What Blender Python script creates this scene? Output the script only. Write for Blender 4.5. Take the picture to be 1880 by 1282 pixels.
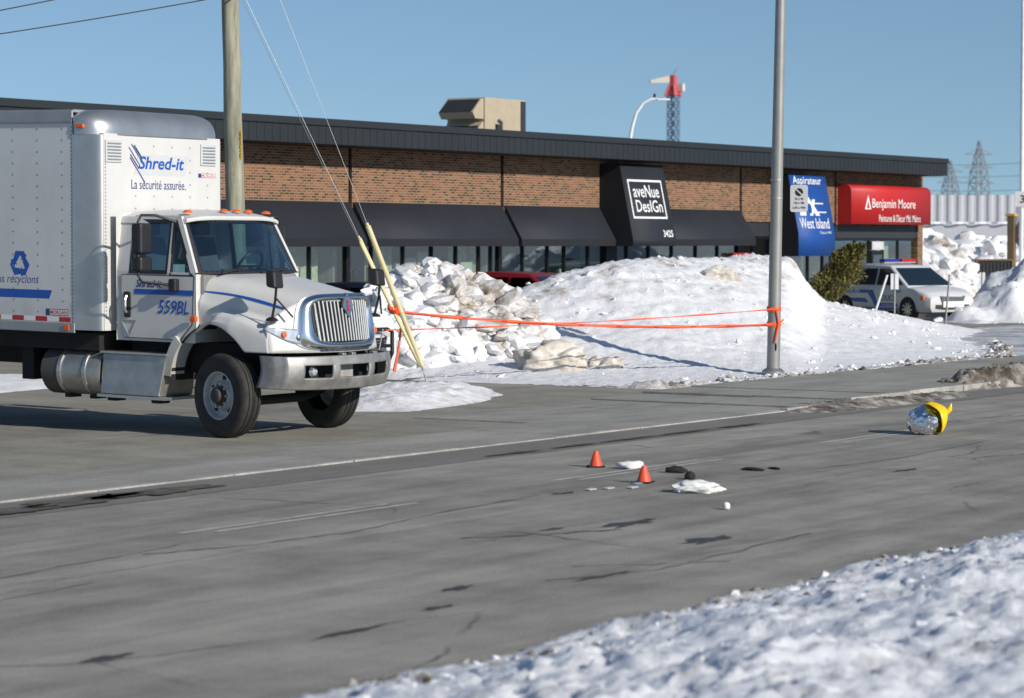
import bpy, bmesh, math, random
import numpy as np
from mathutils import Vector, Matrix, noise as mnoise
rad = math.radians
for o in list(bpy.data.objects): bpy.data.objects.remove(o)
S = bpy.context.scene
C = S.collection
# world axes: X runs along the street (away to the right), Y runs across it towards the shops, Z up; road surface z = 0
# ------------------------------------------------------------------ camera
cd = bpy.data.cameras.new('camera'); cam = bpy.data.objects.new('camera', cd); C.objects.link(cam)
cam.location = (0, 0, 2.4); cam.rotation_euler = (rad(90 - 2.388), 0, rad(-56))
cd.sensor_width = 36; cd.lens = 90; cd.clip_end = 6000; cd.clip_start = .5
cd.dof.use_dof = True; cd.dof.focus_distance = 37; cd.dof.aperture_fstop = 2.5
S.camera = cam
S.render.resolution_x = 1024; S.render.resolution_y = 698
# ------------------------------------------------------------------ sky and sun
SUN_EL, SUN_AZ = 25.0, math.atan2(-.991, -.132)       # direction towards the sun (math angle in XY)
w = bpy.data.worlds.new('World'); S.world = w; w.use_nodes = True
nt = w.node_tree; bg = nt.nodes['Background']
sky = nt.nodes.new('ShaderNodeTexSky'); sky.sky_type = 'NISHITA'; sky.sun_disc = False
sky.sun_elevation = rad(SUN_EL); sky.sun_rotation = math.pi / 2 - SUN_AZ
sky.air_density = 1.0; sky.dust_density = .15; sky.ozone_density = 2.5; sky.altitude = 50
tc = nt.nodes.new('ShaderNodeTexCoord'); va = nt.nodes.new('ShaderNodeVectorMath'); va.operation = 'ADD'; va.inputs[1].default_value = (0, 0, .1)
nt.links.new(tc.outputs['Generated'], va.inputs[0]); nt.links.new(va.outputs[0], sky.inputs[0])
tn = nt.nodes.new('ShaderNodeMix'); tn.data_type = 'RGBA'; tn.blend_type = 'MULTIPLY'; tn.inputs[0].default_value = 1; tn.inputs[7].default_value = (.94, 1.01, 1.03, 1)
nt.links.new(sky.outputs[0], tn.inputs[6]); nt.links.new(tn.outputs[2], bg.inputs[0]); bg.inputs[1].default_value = 0.09
sd = bpy.data.lights.new('sun', 'SUN'); sd.energy = 4.2; sd.angle = rad(.53); sd.color = (1, .93, .83)
so = bpy.data.objects.new('sun', sd); C.objects.link(so); so.location = (0, 0, 40)
sdir = Vector((math.cos(SUN_AZ) * math.cos(rad(SUN_EL)), math.sin(SUN_AZ) * math.cos(rad(SUN_EL)), math.sin(rad(SUN_EL))))
so.rotation_euler = sdir.to_track_quat('Z', 'Y').to_euler()
vs = S.view_settings; vs.view_transform = 'Standard'; vs.look = 'None'; vs.exposure = 0.12; vs.gamma = 1; vs.use_curve_mapping = False

# ------------------------------------------------------------------ materials
def nodes(m):
    m.use_nodes = True; return m.node_tree, m.node_tree.nodes['Principled BSDF']
def coords(nt, sc=(1, 1, 1), kind='Object'):
    t = nt.nodes.new('ShaderNodeTexCoord'); mp = nt.nodes.new('ShaderNodeMapping'); mp.inputs['Scale'].default_value = sc
    nt.links.new(t.outputs[kind], mp.inputs[0]); return mp.outputs[0]
def noise(nt, co, scale, detail=4, rough=.6):
    n = nt.nodes.new('ShaderNodeTexNoise'); n.inputs['Scale'].default_value = scale; n.inputs['Detail'].default_value = detail
    n.inputs['Roughness'].default_value = rough; nt.links.new(co, n.inputs['Vector']); return n.outputs[0]
def ramp(nt, fac, stops):
    r = nt.nodes.new('ShaderNodeValToRGB'); e = r.color_ramp.elements
    while len(e) < len(stops): e.new(.5)
    for el, (p, c) in zip(e, stops): el.position = p; el.color = (*c, 1) if len(c) == 3 else c
    nt.links.new(fac, r.inputs[0]); return r.outputs[0]
def mixc(nt, fac, a, b, mode='MIX'):
    m = nt.nodes.new('ShaderNodeMix'); m.data_type = 'RGBA'; m.blend_type = mode
    for s, v in ((m.inputs[0], fac), (m.inputs[6], a), (m.inputs[7], b)):
        if isinstance(v, (int, float)): s.default_value = v
        elif isinstance(v, tuple): s.default_value = (*v, 1)
        else: nt.links.new(v, s)
    return m.outputs[2]
def bump(nt, bs, h, strength=.3, dist=.02):
    b = nt.nodes.new('ShaderNodeBump'); b.inputs['Strength'].default_value = strength; b.inputs['Distance'].default_value = dist
    nt.links.new(h, b.inputs['Height']); nt.links.new(b.outputs[0], bs.inputs['Normal'])
M = {}
def mat(name, col, rough=.5, metal=0, var=.12, vscale=3, bmp=0, bscale=40, spec=None, coat=0):
    m = bpy.data.materials.new(name); nt, bs = nodes(m)
    co = coords(nt); n = noise(nt, co, vscale, 5)
    lo = tuple(c * (1 - var) for c in col); hi = tuple(min(1, c * (1 + var)) for c in col)
    nt.links.new(ramp(nt, n, [(.3, lo), (.7, hi)]), bs.inputs['Base Color'])
    bs.inputs['Roughness'].default_value = rough; bs.inputs['Metallic'].default_value = metal
    if spec is not None: bs.inputs['Specular IOR Level'].default_value = spec
    if coat: bs.inputs['Coat Weight'].default_value = coat; bs.inputs['Coat Roughness'].default_value = .08
    if bmp: bump(nt, bs, noise(nt, co, bscale, 3), bmp)
    M[name] = m; return m
mat('black_plastic', (.018, .018, .02), .45); mat('rubber', (.032, .03, .028), .8, var=.4, vscale=8)
mat('chrome', (.7, .72, .74), .2, 1, var=.1); mat('bumper_metal', (.34, .335, .325), .5, .55, var=.35, vscale=4)
mat('bright_metal', (.58, .58, .56), .36, .9, var=.1); mat('aluminium', (.42, .41, .39), .45, .8, var=.2, vscale=4)
mat('aluminium_cap', (.5, .51, .52), .36, .8, var=.1); mat('box_rail', (.36, .37, .38), .5, .5, var=.1)
mat('wheel_steel', (.5, .5, .5), .45, .3, var=.15, vscale=6); mat('hub_dark', (.05, .045, .04), .7)
mat('frame_dark', (.012, .012, .013), .8, var=.4); mat('tank_dark', (.09, .085, .075), .6, .3)
mat('decal_blue', (.012, .09, .42), .4, var=.03); mat('decal_navy', (.02, .045, .2), .4, var=.03)
mat('decal_grey', (.55, .56, .57), .45, var=.04); mat('decal_red', (.42, .02, .025), .4, var=.05); mat('decal_white', (.8, .8, .8), .4, var=.03)
mat('orange_lens', (.75, .13, .015), .25, var=.1); mat('red_lens', (.5, .01, .015), .2, var=.1); mat('blue_lens', (.01, .03, .3), .2)
mat('lamp_clear', (.7, .74, .78), .08, .55, var=.25, vscale=14); mat('seat_fabric', (.12, .12, .13), .9); mat('dash_grey', (.2, .2, .19), .8)
mat('fascia', (.013, .018, .022), .6, 0, var=.12, vscale=.6); mat('soffit', (.02, .02, .022), .8)
mat('awning_navy', (.014, .019, .029), .75, var=.14, vscale=1.2, bmp=.15, bscale=30); mat('awning_dark', (.008, .01, .015), .8, var=.1)
mat('awning_blue', (.008, .075, .33), .6, var=.06); mat('awning_red', (.52, .018, .02), .55, var=.07)
mat('mullion', (.012, .013, .015), .4, .3); mat('header_panel', (.03, .035, .042), .5); mat('plaster', (.55, .54, .5), .9)
mat('interior_floor', (.25, .23, .2), .6); mat('interior_dark', (.04, .04, .045), .8); mat('curtain', (.55, .55, .48), .9, var=.25, vscale=8)
mat('roofing', (.2, .2, .2), .9); mat('wall_plain', (.25, .17, .12), .9)
mat('hvac_tan', (.42, .36, .26), .6, var=.06); mat('hvac_dark', (.03, .03, .032), .6); mat('galvanised', (.3, .31, .32), .45, .6, var=.12, vscale=10)
mat('pole_grey', (.3, .3, .285), .5, .35, var=.1, vscale=2.5); mat('sign_grey', (.55, .56, .57), .5); mat('ink_black', (.015, .015, .015), .6)
mat('guard_yellow', (.62, .55, .32), .5, var=.1, vscale=4); mat('tag_yellow', (.7, .42, .03), .5); mat('tape_orange', (.85, .1, .025), .5, var=.08); mat('tape_dark', (.4, .03, .03), .5)
mat('cone_orange', (.85, .09, .03), .5, var=.05); mat('cloth_white', (.75, .75, .74), .9, var=.06, vscale=9); mat('cloth_black', (.02, .02, .022), .9)
mat('paper', (.6, .58, .5), .8); mat('card_blue', (.25, .4, .6), .5); mat('bag_yellow', (.85, .58, .01), .35, var=.08)
mat('white_post', (.75, .76, .77), .5); mat('crane_red', (.55, .09, .1), .5); mat('crane_blue', (.1, .17, .26), .5); mat('crane_cream', (.62, .58, .5), .6)
mat('lattice_grey', (.25, .27, .29), .6); mat('sheet_white', (.66, .69, .73), .5, var=.04); mat('sheet_grey', (.42, .43, .46), .6, var=.06)
mat('brown_frame', (.16, .11, .06), .8); mat('bin_dark', (.02, .021, .024), .6); mat('kerb_yellow', (.6, .34, .06), .7)
mat('red_paint', (.25, .008, .015), .3, .2, var=.04, coat=.6); mat('navy_paint', (.012, .016, .035), .25, .2, var=.05, coat=.6); mat('tarp', (.1, .07, .05), .9)
mat('oil_stain', (.06, .059, .058), .7, var=.25, vscale=6); mat('lane_paint', (.48, .47, .44), .8, var=.3, vscale=5); mat('crack_line', (.1, .097, .09), .9, var=.4, vscale=4); mat('gutter_dirt', (.1, .09, .078), .9, var=.5, vscale=6)
def paint(name, col, dirt=.25, z0=.7, z1=1.35, film=.1):
    m = bpy.data.materials.new(name); nt, bs = nodes(m); co = coords(nt)
    n = noise(nt, coords(nt, (1, 1, .3)), 3, 7, .65); n2 = noise(nt, co, 1.3, 5, .6)
    sep = nt.nodes.new('ShaderNodeSeparateXYZ'); nt.links.new(co, sep.inputs[0])
    mr = nt.nodes.new('ShaderNodeMapRange'); mr.inputs[1].default_value = z1; mr.inputs[2].default_value = z0; mr.inputs[3].default_value = film; mr.inputs[4].default_value = film + dirt * 2; nt.links.new(sep.outputs[2], mr.inputs[0])
    mm = nt.nodes.new('ShaderNodeMath'); mm.operation = 'MULTIPLY'; nt.links.new(mr.outputs[0], mm.inputs[0]); nt.links.new(ramp(nt, mixc(nt, .5, n, n2), [(.38, (0, 0, 0)), (.62, (1.6, 1.6, 1.6))]), mm.inputs[1])
    nt.links.new(mixc(nt, mm.outputs[0], col, (.33, .3, .25)), bs.inputs['Base Color'])
    r_ = nt.nodes.new('ShaderNodeMapRange'); r_.inputs[3].default_value = .28; r_.inputs[4].default_value = .6; nt.links.new(n2, r_.inputs[0]); nt.links.new(r_.outputs[0], bs.inputs['Roughness'])
    bs.inputs['Coat Weight'].default_value = .25; bs.inputs['Coat Roughness'].default_value = .15
    M[name] = m
paint('truck_white', (.63, .63, .615)); paint('box_white_lifted', (.68, .685, .685), .2, 1.2, 1.7, .12); paint('van_white', (.66, .67, .68), .2, .25, .6, .05)  # box sides: lighter copy of the front wall's paint, lifted for weak sun there
def glass(name, tint=(.75, .85, .85), base=.12):
    m = bpy.data.materials.new(name); m.use_nodes = True; nt = m.node_tree; nt.nodes.clear()
    o = nt.nodes.new('ShaderNodeOutputMaterial'); mx = nt.nodes.new('ShaderNodeMixShader'); t = nt.nodes.new('ShaderNodeBsdfTransparent')
    g = nt.nodes.new('ShaderNodeBsdfGlossy'); g.inputs['Roughness'].default_value = .02; g.inputs[0].default_value = (.9, .95, 1, 1)
    lw = nt.nodes.new('ShaderNodeLayerWeight'); lw.inputs[0].default_value = .5; f = nt.nodes.new('ShaderNodeMath'); f.operation = 'POWER'; f.inputs[1].default_value = 3.5; nt.links.new(lw.outputs['Facing'], f.inputs[0])
    a = nt.nodes.new('ShaderNodeMath'); a.operation = 'ADD'; a.inputs[1].default_value = base; nt.links.new(f.outputs[0], a.inputs[0])
    # small waviness so reflections break up as in real panes
    co = coords(nt); b = nt.nodes.new('ShaderNodeBump'); b.inputs['Strength'].default_value = .04; b.inputs['Distance'].default_value = .05
    nt.links.new(noise(nt, co, .8, 1), b.inputs['Height']); nt.links.new(b.outputs[0], g.inputs['Normal'])
    t.inputs[0].default_value = (*tint, 1)
    nt.links.new(a.outputs[0], mx.inputs[0]); nt.links.new(t.outputs[0], mx.inputs[1]); nt.links.new(g.outputs[0], mx.inputs[2]); nt.links.new(mx.outputs[0], o.inputs[0]); M[name] = m
glass('shop_glass', (.88, .95, .9), .11); glass('cab_glass', (.55, .7, .76), .1); glass('car_glass', (.12, .16, .17), .08)
def snow(name, base=(.8, .81, .83), dirt=(.3, .235, .165), lo=.56, hi=.74, dscale=.7, grit=.25, use_attr=False):
    m = bpy.data.materials.new(name); nt, bs = nodes(m); co = coords(nt)
    n1 = noise(nt, co, dscale, 6, .7); n2 = noise(nt, co, 9, 5, .7)
    f = ramp(nt, n1, [(lo, (0, 0, 0)), (hi, (1, 1, 1))])
    g = ramp(nt, n2, [(.56, (0, 0, 0)), (.8, (grit, grit, grit))])
    c = mixc(nt, g, base, (.42, .38, .33)); c = mixc(nt, f, c, dirt)
    if use_attr:
        at = nt.nodes.new('ShaderNodeAttribute'); at.attribute_name = 'dirt'
        mm = nt.nodes.new('ShaderNodeMath'); mm.operation = 'MULTIPLY'; nt.links.new(at.outputs['Fac'], mm.inputs[0])
        nt.links.new(ramp(nt, noise(nt, co, 3.5, 5, .7), [(.4, (.05, .05, .05)), (.6, (1, 1, 1))]), mm.inputs[1])
        c = mixc(nt, mm.outputs[0], c, dirt)
    nt.links.new(c, bs.inputs['Base Color']); bs.inputs['Roughness'].default_value = .75; bs.inputs['Specular IOR Level'].default_value = .25
    h = mixc(nt, .5, noise(nt, co, 14, 6, .7), noise(nt, co, 4, 4))
    bump(nt, bs, h, .55, .07); M[name] = m
snow('snow_clean', lo=.62, hi=.85, grit=.12, use_attr=True); snow('snow_pile', lo=.58, hi=.8, dscale=1.2, grit=.5, use_attr=True)
snow('snow_near', (.8, .82, .86), (.2, .17, .15), .6, .8, 1.5, .45, True); snow('snow_slush', (.5, .47, .43), (.1, .08, .06), .38, .6, 2.2, .9, True)
snow('snow_tan', (.7, .67, .62), (.43, .375, .31), .42, .68, 3.5, .6, True)
snow('snow_packed', (.62, .64, .68), (.2, .18, .16), .45, .7, .5, .5, True)
def ground_mat(name, lo, hi, streak=(.06, 1.3, 1), crack=0, bscale=120, patch=.5):
    m = bpy.data.materials.new(name); nt, bs = nodes(m); co = coords(nt); cs = coords(nt, streak); cs2 = coords(nt, (streak[0] * 2.5, streak[1] * 3.5, 1))
    n = mixc(nt, .42, mixc(nt, .45, noise(nt, cs, 1.0, 6, .62), noise(nt, cs2, 1.2, 5, .65)), noise(nt, co, .8, 8, .68))
    c = ramp(nt, n, [(.42, lo), (.5, tuple((a * .5 + b * .5) for a, b in zip(lo, hi))), (.58, hi)])
    # salt bloom and damp areas with ragged edges
    w1 = ramp(nt, noise(nt, coords(nt, (.22, 1, 1)), .55, 9, .72), [(.53, (0, 0, 0)), (.66, (patch, patch, patch))]); c = mixc(nt, w1, c, tuple(x * .62 for x in lo))
    w2 = ramp(nt, noise(nt, coords(nt, (.3, 1, 1)), 1.3, 9, .72), [(.55, (0, 0, 0)), (.72, (patch * .8, patch * .8, patch * .8))]); c = mixc(nt, w2, c, tuple(min(1, x * 1.22) for x in hi))
    g = noise(nt, co, 55, 4, .75); c = mixc(nt, .34, c, ramp(nt, g, [(.32, tuple(x * .35 for x in lo)), (.5, tuple((a + b) / 2 for a, b in zip(lo, hi))), (.7, tuple(min(1, x * 1.6) for x in hi))]))
    if crack:
        v = nt.nodes.new('ShaderNodeTexVoronoi'); v.feature = 'DISTANCE_TO_EDGE'; v.inputs['Scale'].default_value = crack
        wob = nt.nodes.new('ShaderNodeMix'); wob.data_type = 'VECTOR'; wob.inputs[0].default_value = .16
        nn = nt.nodes.new('ShaderNodeTexNoise'); nn.inputs['Scale'].default_value = 1.8; nn.inputs['Detail'].default_value = 8; nt.links.new(coords(nt, (.45, 1, 1)), wob.inputs[4]); nt.links.new(co, nn.inputs['Vector']); nt.links.new(nn.outputs[1], wob.inputs[5])
        nt.links.new(wob.outputs[1], v.inputs['Vector'])
        e = ramp(nt, v.outputs[0], [(.0, (1, 1, 1)), (.008, (0, 0, 0))])
        mk = ramp(nt, noise(nt, co, .5, 5), [(.47, (0, 0, 0)), (.6, (.8, .8, .8))])
        c = mixc(nt, mixc(nt, 1.0, e, mk, 'MULTIPLY'), c, (.04, .04, .04))
    nt.links.new(c, bs.inputs['Base Color']); bs.inputs['Roughness'].default_value = .85; bs.inputs['Specular IOR Level'].default_value = .2
    bump(nt, bs, mixc(nt, .5, noise(nt, co, bscale, 3, .7), noise(nt, co, 25, 4, .7)), .5, .01); M[name] = m
ground_mat('asphalt', (.165, .16, .14), (.4, .388, .342), (.03, .75, 1), crack=.5, patch=.75)
ground_mat('lot_asphalt', (.19, .182, .155), (.36, .345, .297), (.6, .15, 1), crack=.3)
ground_mat('concrete', (.23, .224, .202), (.39, .38, .345), (.2, .7, 1)); ground_mat('gutter_concrete', (.17, .165, .15), (.25, .24, .22), (.08, 1.5, 1)); ground_mat('kerb_stone', (.2, .19, .175), (.5, .485, .45), (1, 1, 1))
def brick_mat():
    m = bpy.data.materials.new('brick'); nt, bs = nodes(m)
    t = nt.nodes.new('ShaderNodeTexCoord'); sp = nt.nodes.new('ShaderNodeSeparateXYZ'); cb = nt.nodes.new('ShaderNodeCombineXYZ')
    nt.links.new(t.outputs['Object'], sp.inputs[0]); nt.links.new(sp.outputs[0], cb.inputs[0]); nt.links.new(sp.outputs[2], cb.inputs[1])
    b = nt.nodes.new('ShaderNodeTexBrick'); nt.links.new(cb.outputs[0], b.inputs['Vector'])
    b.inputs['Scale'].default_value = 1; b.inputs['Brick Width'].default_value = .2; b.inputs['Row Height'].default_value = .0677; b.inputs['Mortar Size'].default_value = .011
    b.inputs['Mortar Smooth'].default_value = .1; b.offset = .5; b.inputs['Bias'].default_value = 0
    b.inputs['Color1'].default_value = (0, 0, 0, 1); b.inputs['Color2'].default_value = (1, 1, 1, 1); b.inputs['Mortar'].default_value = (.5, .5, .5, 1)
    c = ramp(nt, b.outputs[0], [(0, (.045, .03, .022)), (.22, (.075, .042, .026)), (.36, (.165, .07, .038)), (.75, (.215, .09, .048)), (1, (.26, .125, .07))])
    c = mixc(nt, b.outputs[1], c, (.29, .205, .128))
    nt.links.new(c, bs.inputs['Base Color']); bs.inputs['Roughness'].default_value = .9
    inv = nt.nodes.new('ShaderNodeMath'); inv.operation = 'SUBTRACT'; inv.inputs[0].default_value = 1; nt.links.new(b.outputs[1], inv.inputs[1]); bump(nt, bs, inv.outputs[0], .6, .008); M['brick'] = m
brick_mat()
def wood_mat():
    m = bpy.data.materials.new('weathered_wood'); nt, bs = nodes(m); co = coords(nt, (1, 1, .12))
    n = noise(nt, co, 9, 8, .7); n2 = noise(nt, coords(nt), 2.2, 4)
    c = ramp(nt, n, [(.3, (.15, .15, .11)), (.55, (.34, .335, .25)), (.75, (.45, .44, .34))]); c = mixc(nt, ramp(nt, n2, [(.62, (0, 0, 0)), (.75, (.7, .7, .7))]), c, (.07, .06, .045))
    nt.links.new(c, bs.inputs['Base Color']); bs.inputs['Roughness'].default_value = .9; bump(nt, bs, n, .5, .01); M['weathered_wood'] = m
wood_mat()
def leaf_mat():
    m = bpy.data.materials.new('cedar_leaf'); nt, bs = nodes(m); g = nt.nodes.new('ShaderNodeNewGeometry')
    c = ramp(nt, g.outputs['Random Per Island'], [(0, (.03, .035, .008)), (.4, (.085, .09, .018)), (.8, (.16, .14, .03)), (1, (.26, .17, .05))])
    nt.links.new(c, bs.inputs['Base Color']); bs.inputs['Roughness'].default_value = .7; M['cedar_leaf'] = m
leaf_mat()
def foil_mat():
    m = bpy.data.materials.new('foil'); nt, bs = nodes(m); bs.inputs['Base Color'].default_value = (.8, .82, .86, 1); bs.inputs['Metallic'].default_value = 1; bs.inputs['Roughness'].default_value = .12
    co = coords(nt); v = nt.nodes.new('ShaderNodeTexVoronoi'); v.inputs['Scale'].default_value = 14; nt.links.new(co, v.inputs['Vector']); bump(nt, bs, v.outputs[0], .7, .03); M['foil'] = m
foil_mat()

# ------------------------------------------------------------------ mesh helpers
class MB:
    def __init__(s): s.v = []; s.f = []; s.m = []
    def add(s, vs, fs, mi=0):
        o = len(s.v); s.v += [tuple(p) for p in vs]; s.f += [tuple(i + o for i in f) for f in fs]; s.m += [mi] * len(fs); return s
    def hexa(s, p, mi=0):   # p: 4 bottom (ccw), 4 top
        return s.add(p, [(3, 2, 1, 0), (4, 5, 6, 7), (0, 1, 5, 4), (1, 2, 6, 5), (2, 3, 7, 6), (3, 0, 4, 7)], mi)
    def box(s, x0, x1, y0, y1, z0, z1, mi=0):
        return s.hexa([(x0, y0, z0), (x1, y0, z0), (x1, y1, z0), (x0, y1, z0), (x0, y0, z1), (x1, y0, z1), (x1, y1, z1), (x0, y1, z1)], mi)
    def prism(s, poly, a, b, f, mi=0):   # poly 2d, extruded from a to b; f(p, t) -> 3d point
        n = len(poly); vs = [f(p, a) for p in poly] + [f(p, b) for p in poly]
        return s.add(vs, [tuple(range(n)), tuple(range(2 * n - 1, n - 1, -1))] + [(i, i + n, (i + 1) % n + n, (i + 1) % n) for i in range(n)], mi)
    def tube(s, path, r, n=8, mi=0, caps=True):
        path = [Vector(p) for p in path]; k = len(path); rs = r if isinstance(r, (list, tuple)) else [r] * k; vs = []; up = None
        for i, p in enumerate(path):
            t = (path[min(i + 1, k - 1)] - path[max(i - 1, 0)]).normalized()
            if up is None: up = Vector((0, 0, 1)) if abs(t.z) < .9 else Vector((1, 0, 0))
            a = t.cross(up).normalized(); b = a.cross(t).normalized(); up = b
            for j in range(n):
                q = 2 * math.pi * j / n; vs.append(p + (a * math.cos(q) + b * math.sin(q)) * rs[i])
        fs = [(i * n + j, i * n + (j + 1) % n, (i + 1) * n + (j + 1) % n, (i + 1) * n + j) for i in range(k - 1) for j in range(n)]
        if caps: fs += [tuple(range(n - 1, -1, -1)), tuple(range((k - 1) * n, k * n))]
        return s.add(vs, fs, mi)
    def lathe(s, prof, n, f, mi=0):      # prof [(r,h)], f(r, ang, h) -> point
        k = len(prof); vs = [f(r, 2 * math.pi * j / n, h) for r, h in prof for j in range(n)]
        return s.add(vs, [(i * n + j, i * n + (j + 1) % n, (i + 1) * n + (j + 1) % n, (i + 1) * n + j) for i in range(k - 1) for j in range(n)], mi)
    def grid(s, f, nu, nv, keep=None, mi=0):
        vs = [f(i / nu, j / nv) for i in range(nu + 1) for j in range(nv + 1)]; w = nv + 1
        return s.add(vs, [(i * w + j, (i + 1) * w + j, (i + 1) * w + j + 1, i * w + j + 1) for i in range(nu) for j in range(nv) if keep is None or keep((i + .5) / nu, (j + .5) / nv)], mi)
    def bar(s, a, b, r=.02, mi=0): return s.tube([a, b], r, 4, mi)
    def build(s, name, mats, parent=None, smooth=None, off=None, shear=0, solid=0, base=False, bevel=0, fix=True):
        me = bpy.data.meshes.new(name); vs = s.v
        if off: vs = [(p[0] - off[0], p[1] - off[1], p[2] - off[2]) for p in vs]
        if shear: vs = [(p[0], p[1], p[2] - shear * p[0]) for p in vs]
        loc = None
        if base:
            a = np.array(vs); loc = ((a[:, 0].min() + a[:, 0].max()) / 2, (a[:, 1].min() + a[:, 1].max()) / 2, a[:, 2].min()); vs = [tuple(p) for p in a - np.array(loc)]
        me.from_pydata(vs, [], s.f)
        for mm in (mats if isinstance(mats, (list, tuple)) else [mats]): me.materials.append(M[mm])
        if any(s.m): me.polygons.foreach_set('material_index', s.m)
        if fix or bevel:
            bm = bmesh.new(); bm.from_mesh(me)
            if fix: bmesh.ops.recalc_face_normals(bm, faces=bm.faces)
            if bevel: bmesh.ops.bevel(bm, geom=bm.edges[:], offset=bevel, segments=2, affect='EDGES', profile=.5)
            bm.to_mesh(me); bm.free()
        if smooth is not None:
            me.shade_smooth(); me.set_sharp_from_angle(angle=rad(smooth))
        o = bpy.data.objects.new(name, me); C.objects.link(o)
        if parent: o.parent = parent
        if loc: o.location = loc
        if solid:
            md = o.modifiers.new('thickness', 'SOLIDIFY'); md.thickness = solid; md.offset = -1
        return o
def thing(name, label, cat, loc=(0, 0, 0), rz=0, group=None):
    o = bpy.data.objects.new(name, None); C.objects.link(o); o.location = loc; o.rotation_euler = (0, 0, rz); o.empty_display_size = .3
    return tag(o, label, cat, group)
def tag(o, label, cat, group=None):
    o['label'] = label; o['category'] = cat
    if group: o['group'] = group
    return o
def struct(o, kind='structure'): o['kind'] = kind; return o
def copy_tree(o, parent=None):
    c = o.copy(); C.objects.link(c); c.parent = parent
    for ch in list(o.children): copy_tree(ch, c)
    return c
def text_pts(body, shear=0, bold=0, res=3):
    cu = bpy.data.curves.new('lettering', 'FONT'); cu.body = body; cu.shear = shear; cu.offset = bold; cu.resolution_u = res; cu.fill_mode = 'FRONT'
    o = bpy.data.objects.new('lettering', cu); C.objects.link(o); dg = bpy.context.evaluated_depsgraph_get(); me = o.evaluated_get(dg).to_mesh()
    vs = [v.co.copy() for v in me.vertices]; fs = [tuple(p.vertices) for p in me.polygons]; o.evaluated_get(dg).to_mesh_clear()
    bpy.data.objects.remove(o); bpy.data.curves.remove(cu); return vs, fs
def lettering(body, org, r, u, width, height, m, parent, shear=0, bold=0, name='lettering', sh=0, off=None):
    vs, fs = text_pts(body, shear, bold); org, r, u = Vector(org), Vector(r).normalized(), Vector(u).normalized()
    x0 = min(v.x for v in vs); x1 = max(v.x for v in vs); y0 = min(v.y for v in vs); y1 = max(v.y for v in vs)
    mb = MB(); mb.add([org + r * ((v.x - x0) / (x1 - x0) * width) + u * ((v.y - y0) / (y1 - y0) * height) for v in vs], fs)
    return mb.build(name, m, parent, shear=sh, off=off, fix=False)
# numpy gradient noise
_r = np.random.RandomState(7); _perm = _r.permutation(512).astype(int); _perm = np.concatenate([_perm, _perm]); _ga = _r.rand(512) * 2 * np.pi
def pn(x, y):
    xi = np.floor(x).astype(int); yi = np.floor(y).astype(int); xf = x - xi; yf = y - yi; xi &= 511; yi &= 511
    def g(ix, iy, dx, dy):
        a = _ga[_perm[(_perm[ix & 511] + iy) & 511]]; return np.cos(a) * dx + np.sin(a) * dy
    u = xf * xf * xf * (xf * (xf * 6 - 15) + 10); v = yf * yf * yf * (yf * (yf * 6 - 15) + 10)
    a = g(xi, yi, xf, yf); b = g(xi + 1, yi, xf - 1, yf); c = g(xi, yi + 1, xf, yf - 1); d = g(xi + 1, yi + 1, xf - 1, yf - 1)
    return (a + u * (b - a)) + v * ((c + u * (d - c)) - (a + u * (b - a)))
def fbm(x, y, oct=5, gain=.5, ridged=False):
    s = 0; a = 1
    for i in range(oct):
        n = pn(x * 2 ** i + 17.3 * i, y * 2 ** i + 5.1 * i); s = s + a * ((.5 - np.abs(n)) * 1.2 - .3 if ridged else n); a *= gain
    return s
def field(name, u0, u1, v0, v1, step, hf, m, dirt=None, parent=None, cut=-.015):
    us = np.arange(u0, u1 + step, step); vs_ = np.arange(v0, v1 + step, step); U, V = np.meshgrid(us, vs_, indexing='ij')
    h = hf(U, V); nu, nv = U.shape
    idx = np.arange(nu * nv).reshape(nu, nv)
    q = np.stack([idx[:-1, :-1], idx[1:, :-1], idx[1:, 1:], idx[:-1, 1:]], -1).reshape(-1, 4)
    hm = h.ravel(); q = q[(hm[q] > cut).any(1)]
    used = np.unique(q); remap = -np.ones(nu * nv, int); remap[used] = np.arange(len(used)); q = remap[q]
    P = np.stack([U.ravel(), V.ravel(), np.maximum(hm, -.06)], -1)[used]
    loc = np.array([P[:, 0].mean(), P[:, 1].mean(), 0]); 
    me = bpy.data.meshes.new(name); me.from_pydata((P - loc).tolist(), [], q.tolist()); me.materials.append(M[m]); me.shade_smooth()
    a = me.attributes.new('dirt', 'FLOAT', 'POINT'); d = dirt(U, V, h).ravel()[used] if dirt else np.zeros(len(used)); a.data.foreach_set('value', np.clip(d, 0, 1).astype(np.float32))
    o = bpy.data.objects.new(name, me); C.objects.link(o); o.location = loc
    if parent: o.parent = parent
    return o
def sstep(a, b, x): t = np.clip((x - a) / (b - a), 0, 1); return t * t * (3 - 2 * t)
random.seed(4)

# ================================================================== SETTING
struct(MB().grid(lambda a, b: (-2500 + 5000 * a, -2500 + 5000 * b, -.06), 4, 4).build('ground', 'snow_packed'))
road = struct(MB().grid(lambda a, b: (-80 + 480 * a, 7.2 + 8.9 * b, 0), 60, 4).build('road', 'asphalt'))
struct(MB().grid(lambda a, b: (-80 + 480 * a, 16.05 + .86 * b, .004 + .016 * b), 80, 1).build('gutter', 'gutter_concrete'))
def sw_z(u): t = min(1, max(0, (u - 31) / 5)); return .03 + .08 * t * t * (3 - 2 * t)
lot = MB().grid(lambda a, b: (-60 + 220 * a, 18.3 + 22.4 * b, .012), 40, 6).build('parking_lot', 'lot_asphalt'); struct(lot)
walk = struct(MB().grid(lambda a, b: (-60 + 160 * a, 16.95 + 1.6 * b, sw_z(-60 + 160 * a) - .012), 160, 1).build('sidewalk', 'concrete'))
u = 4.0; k = 0
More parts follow.
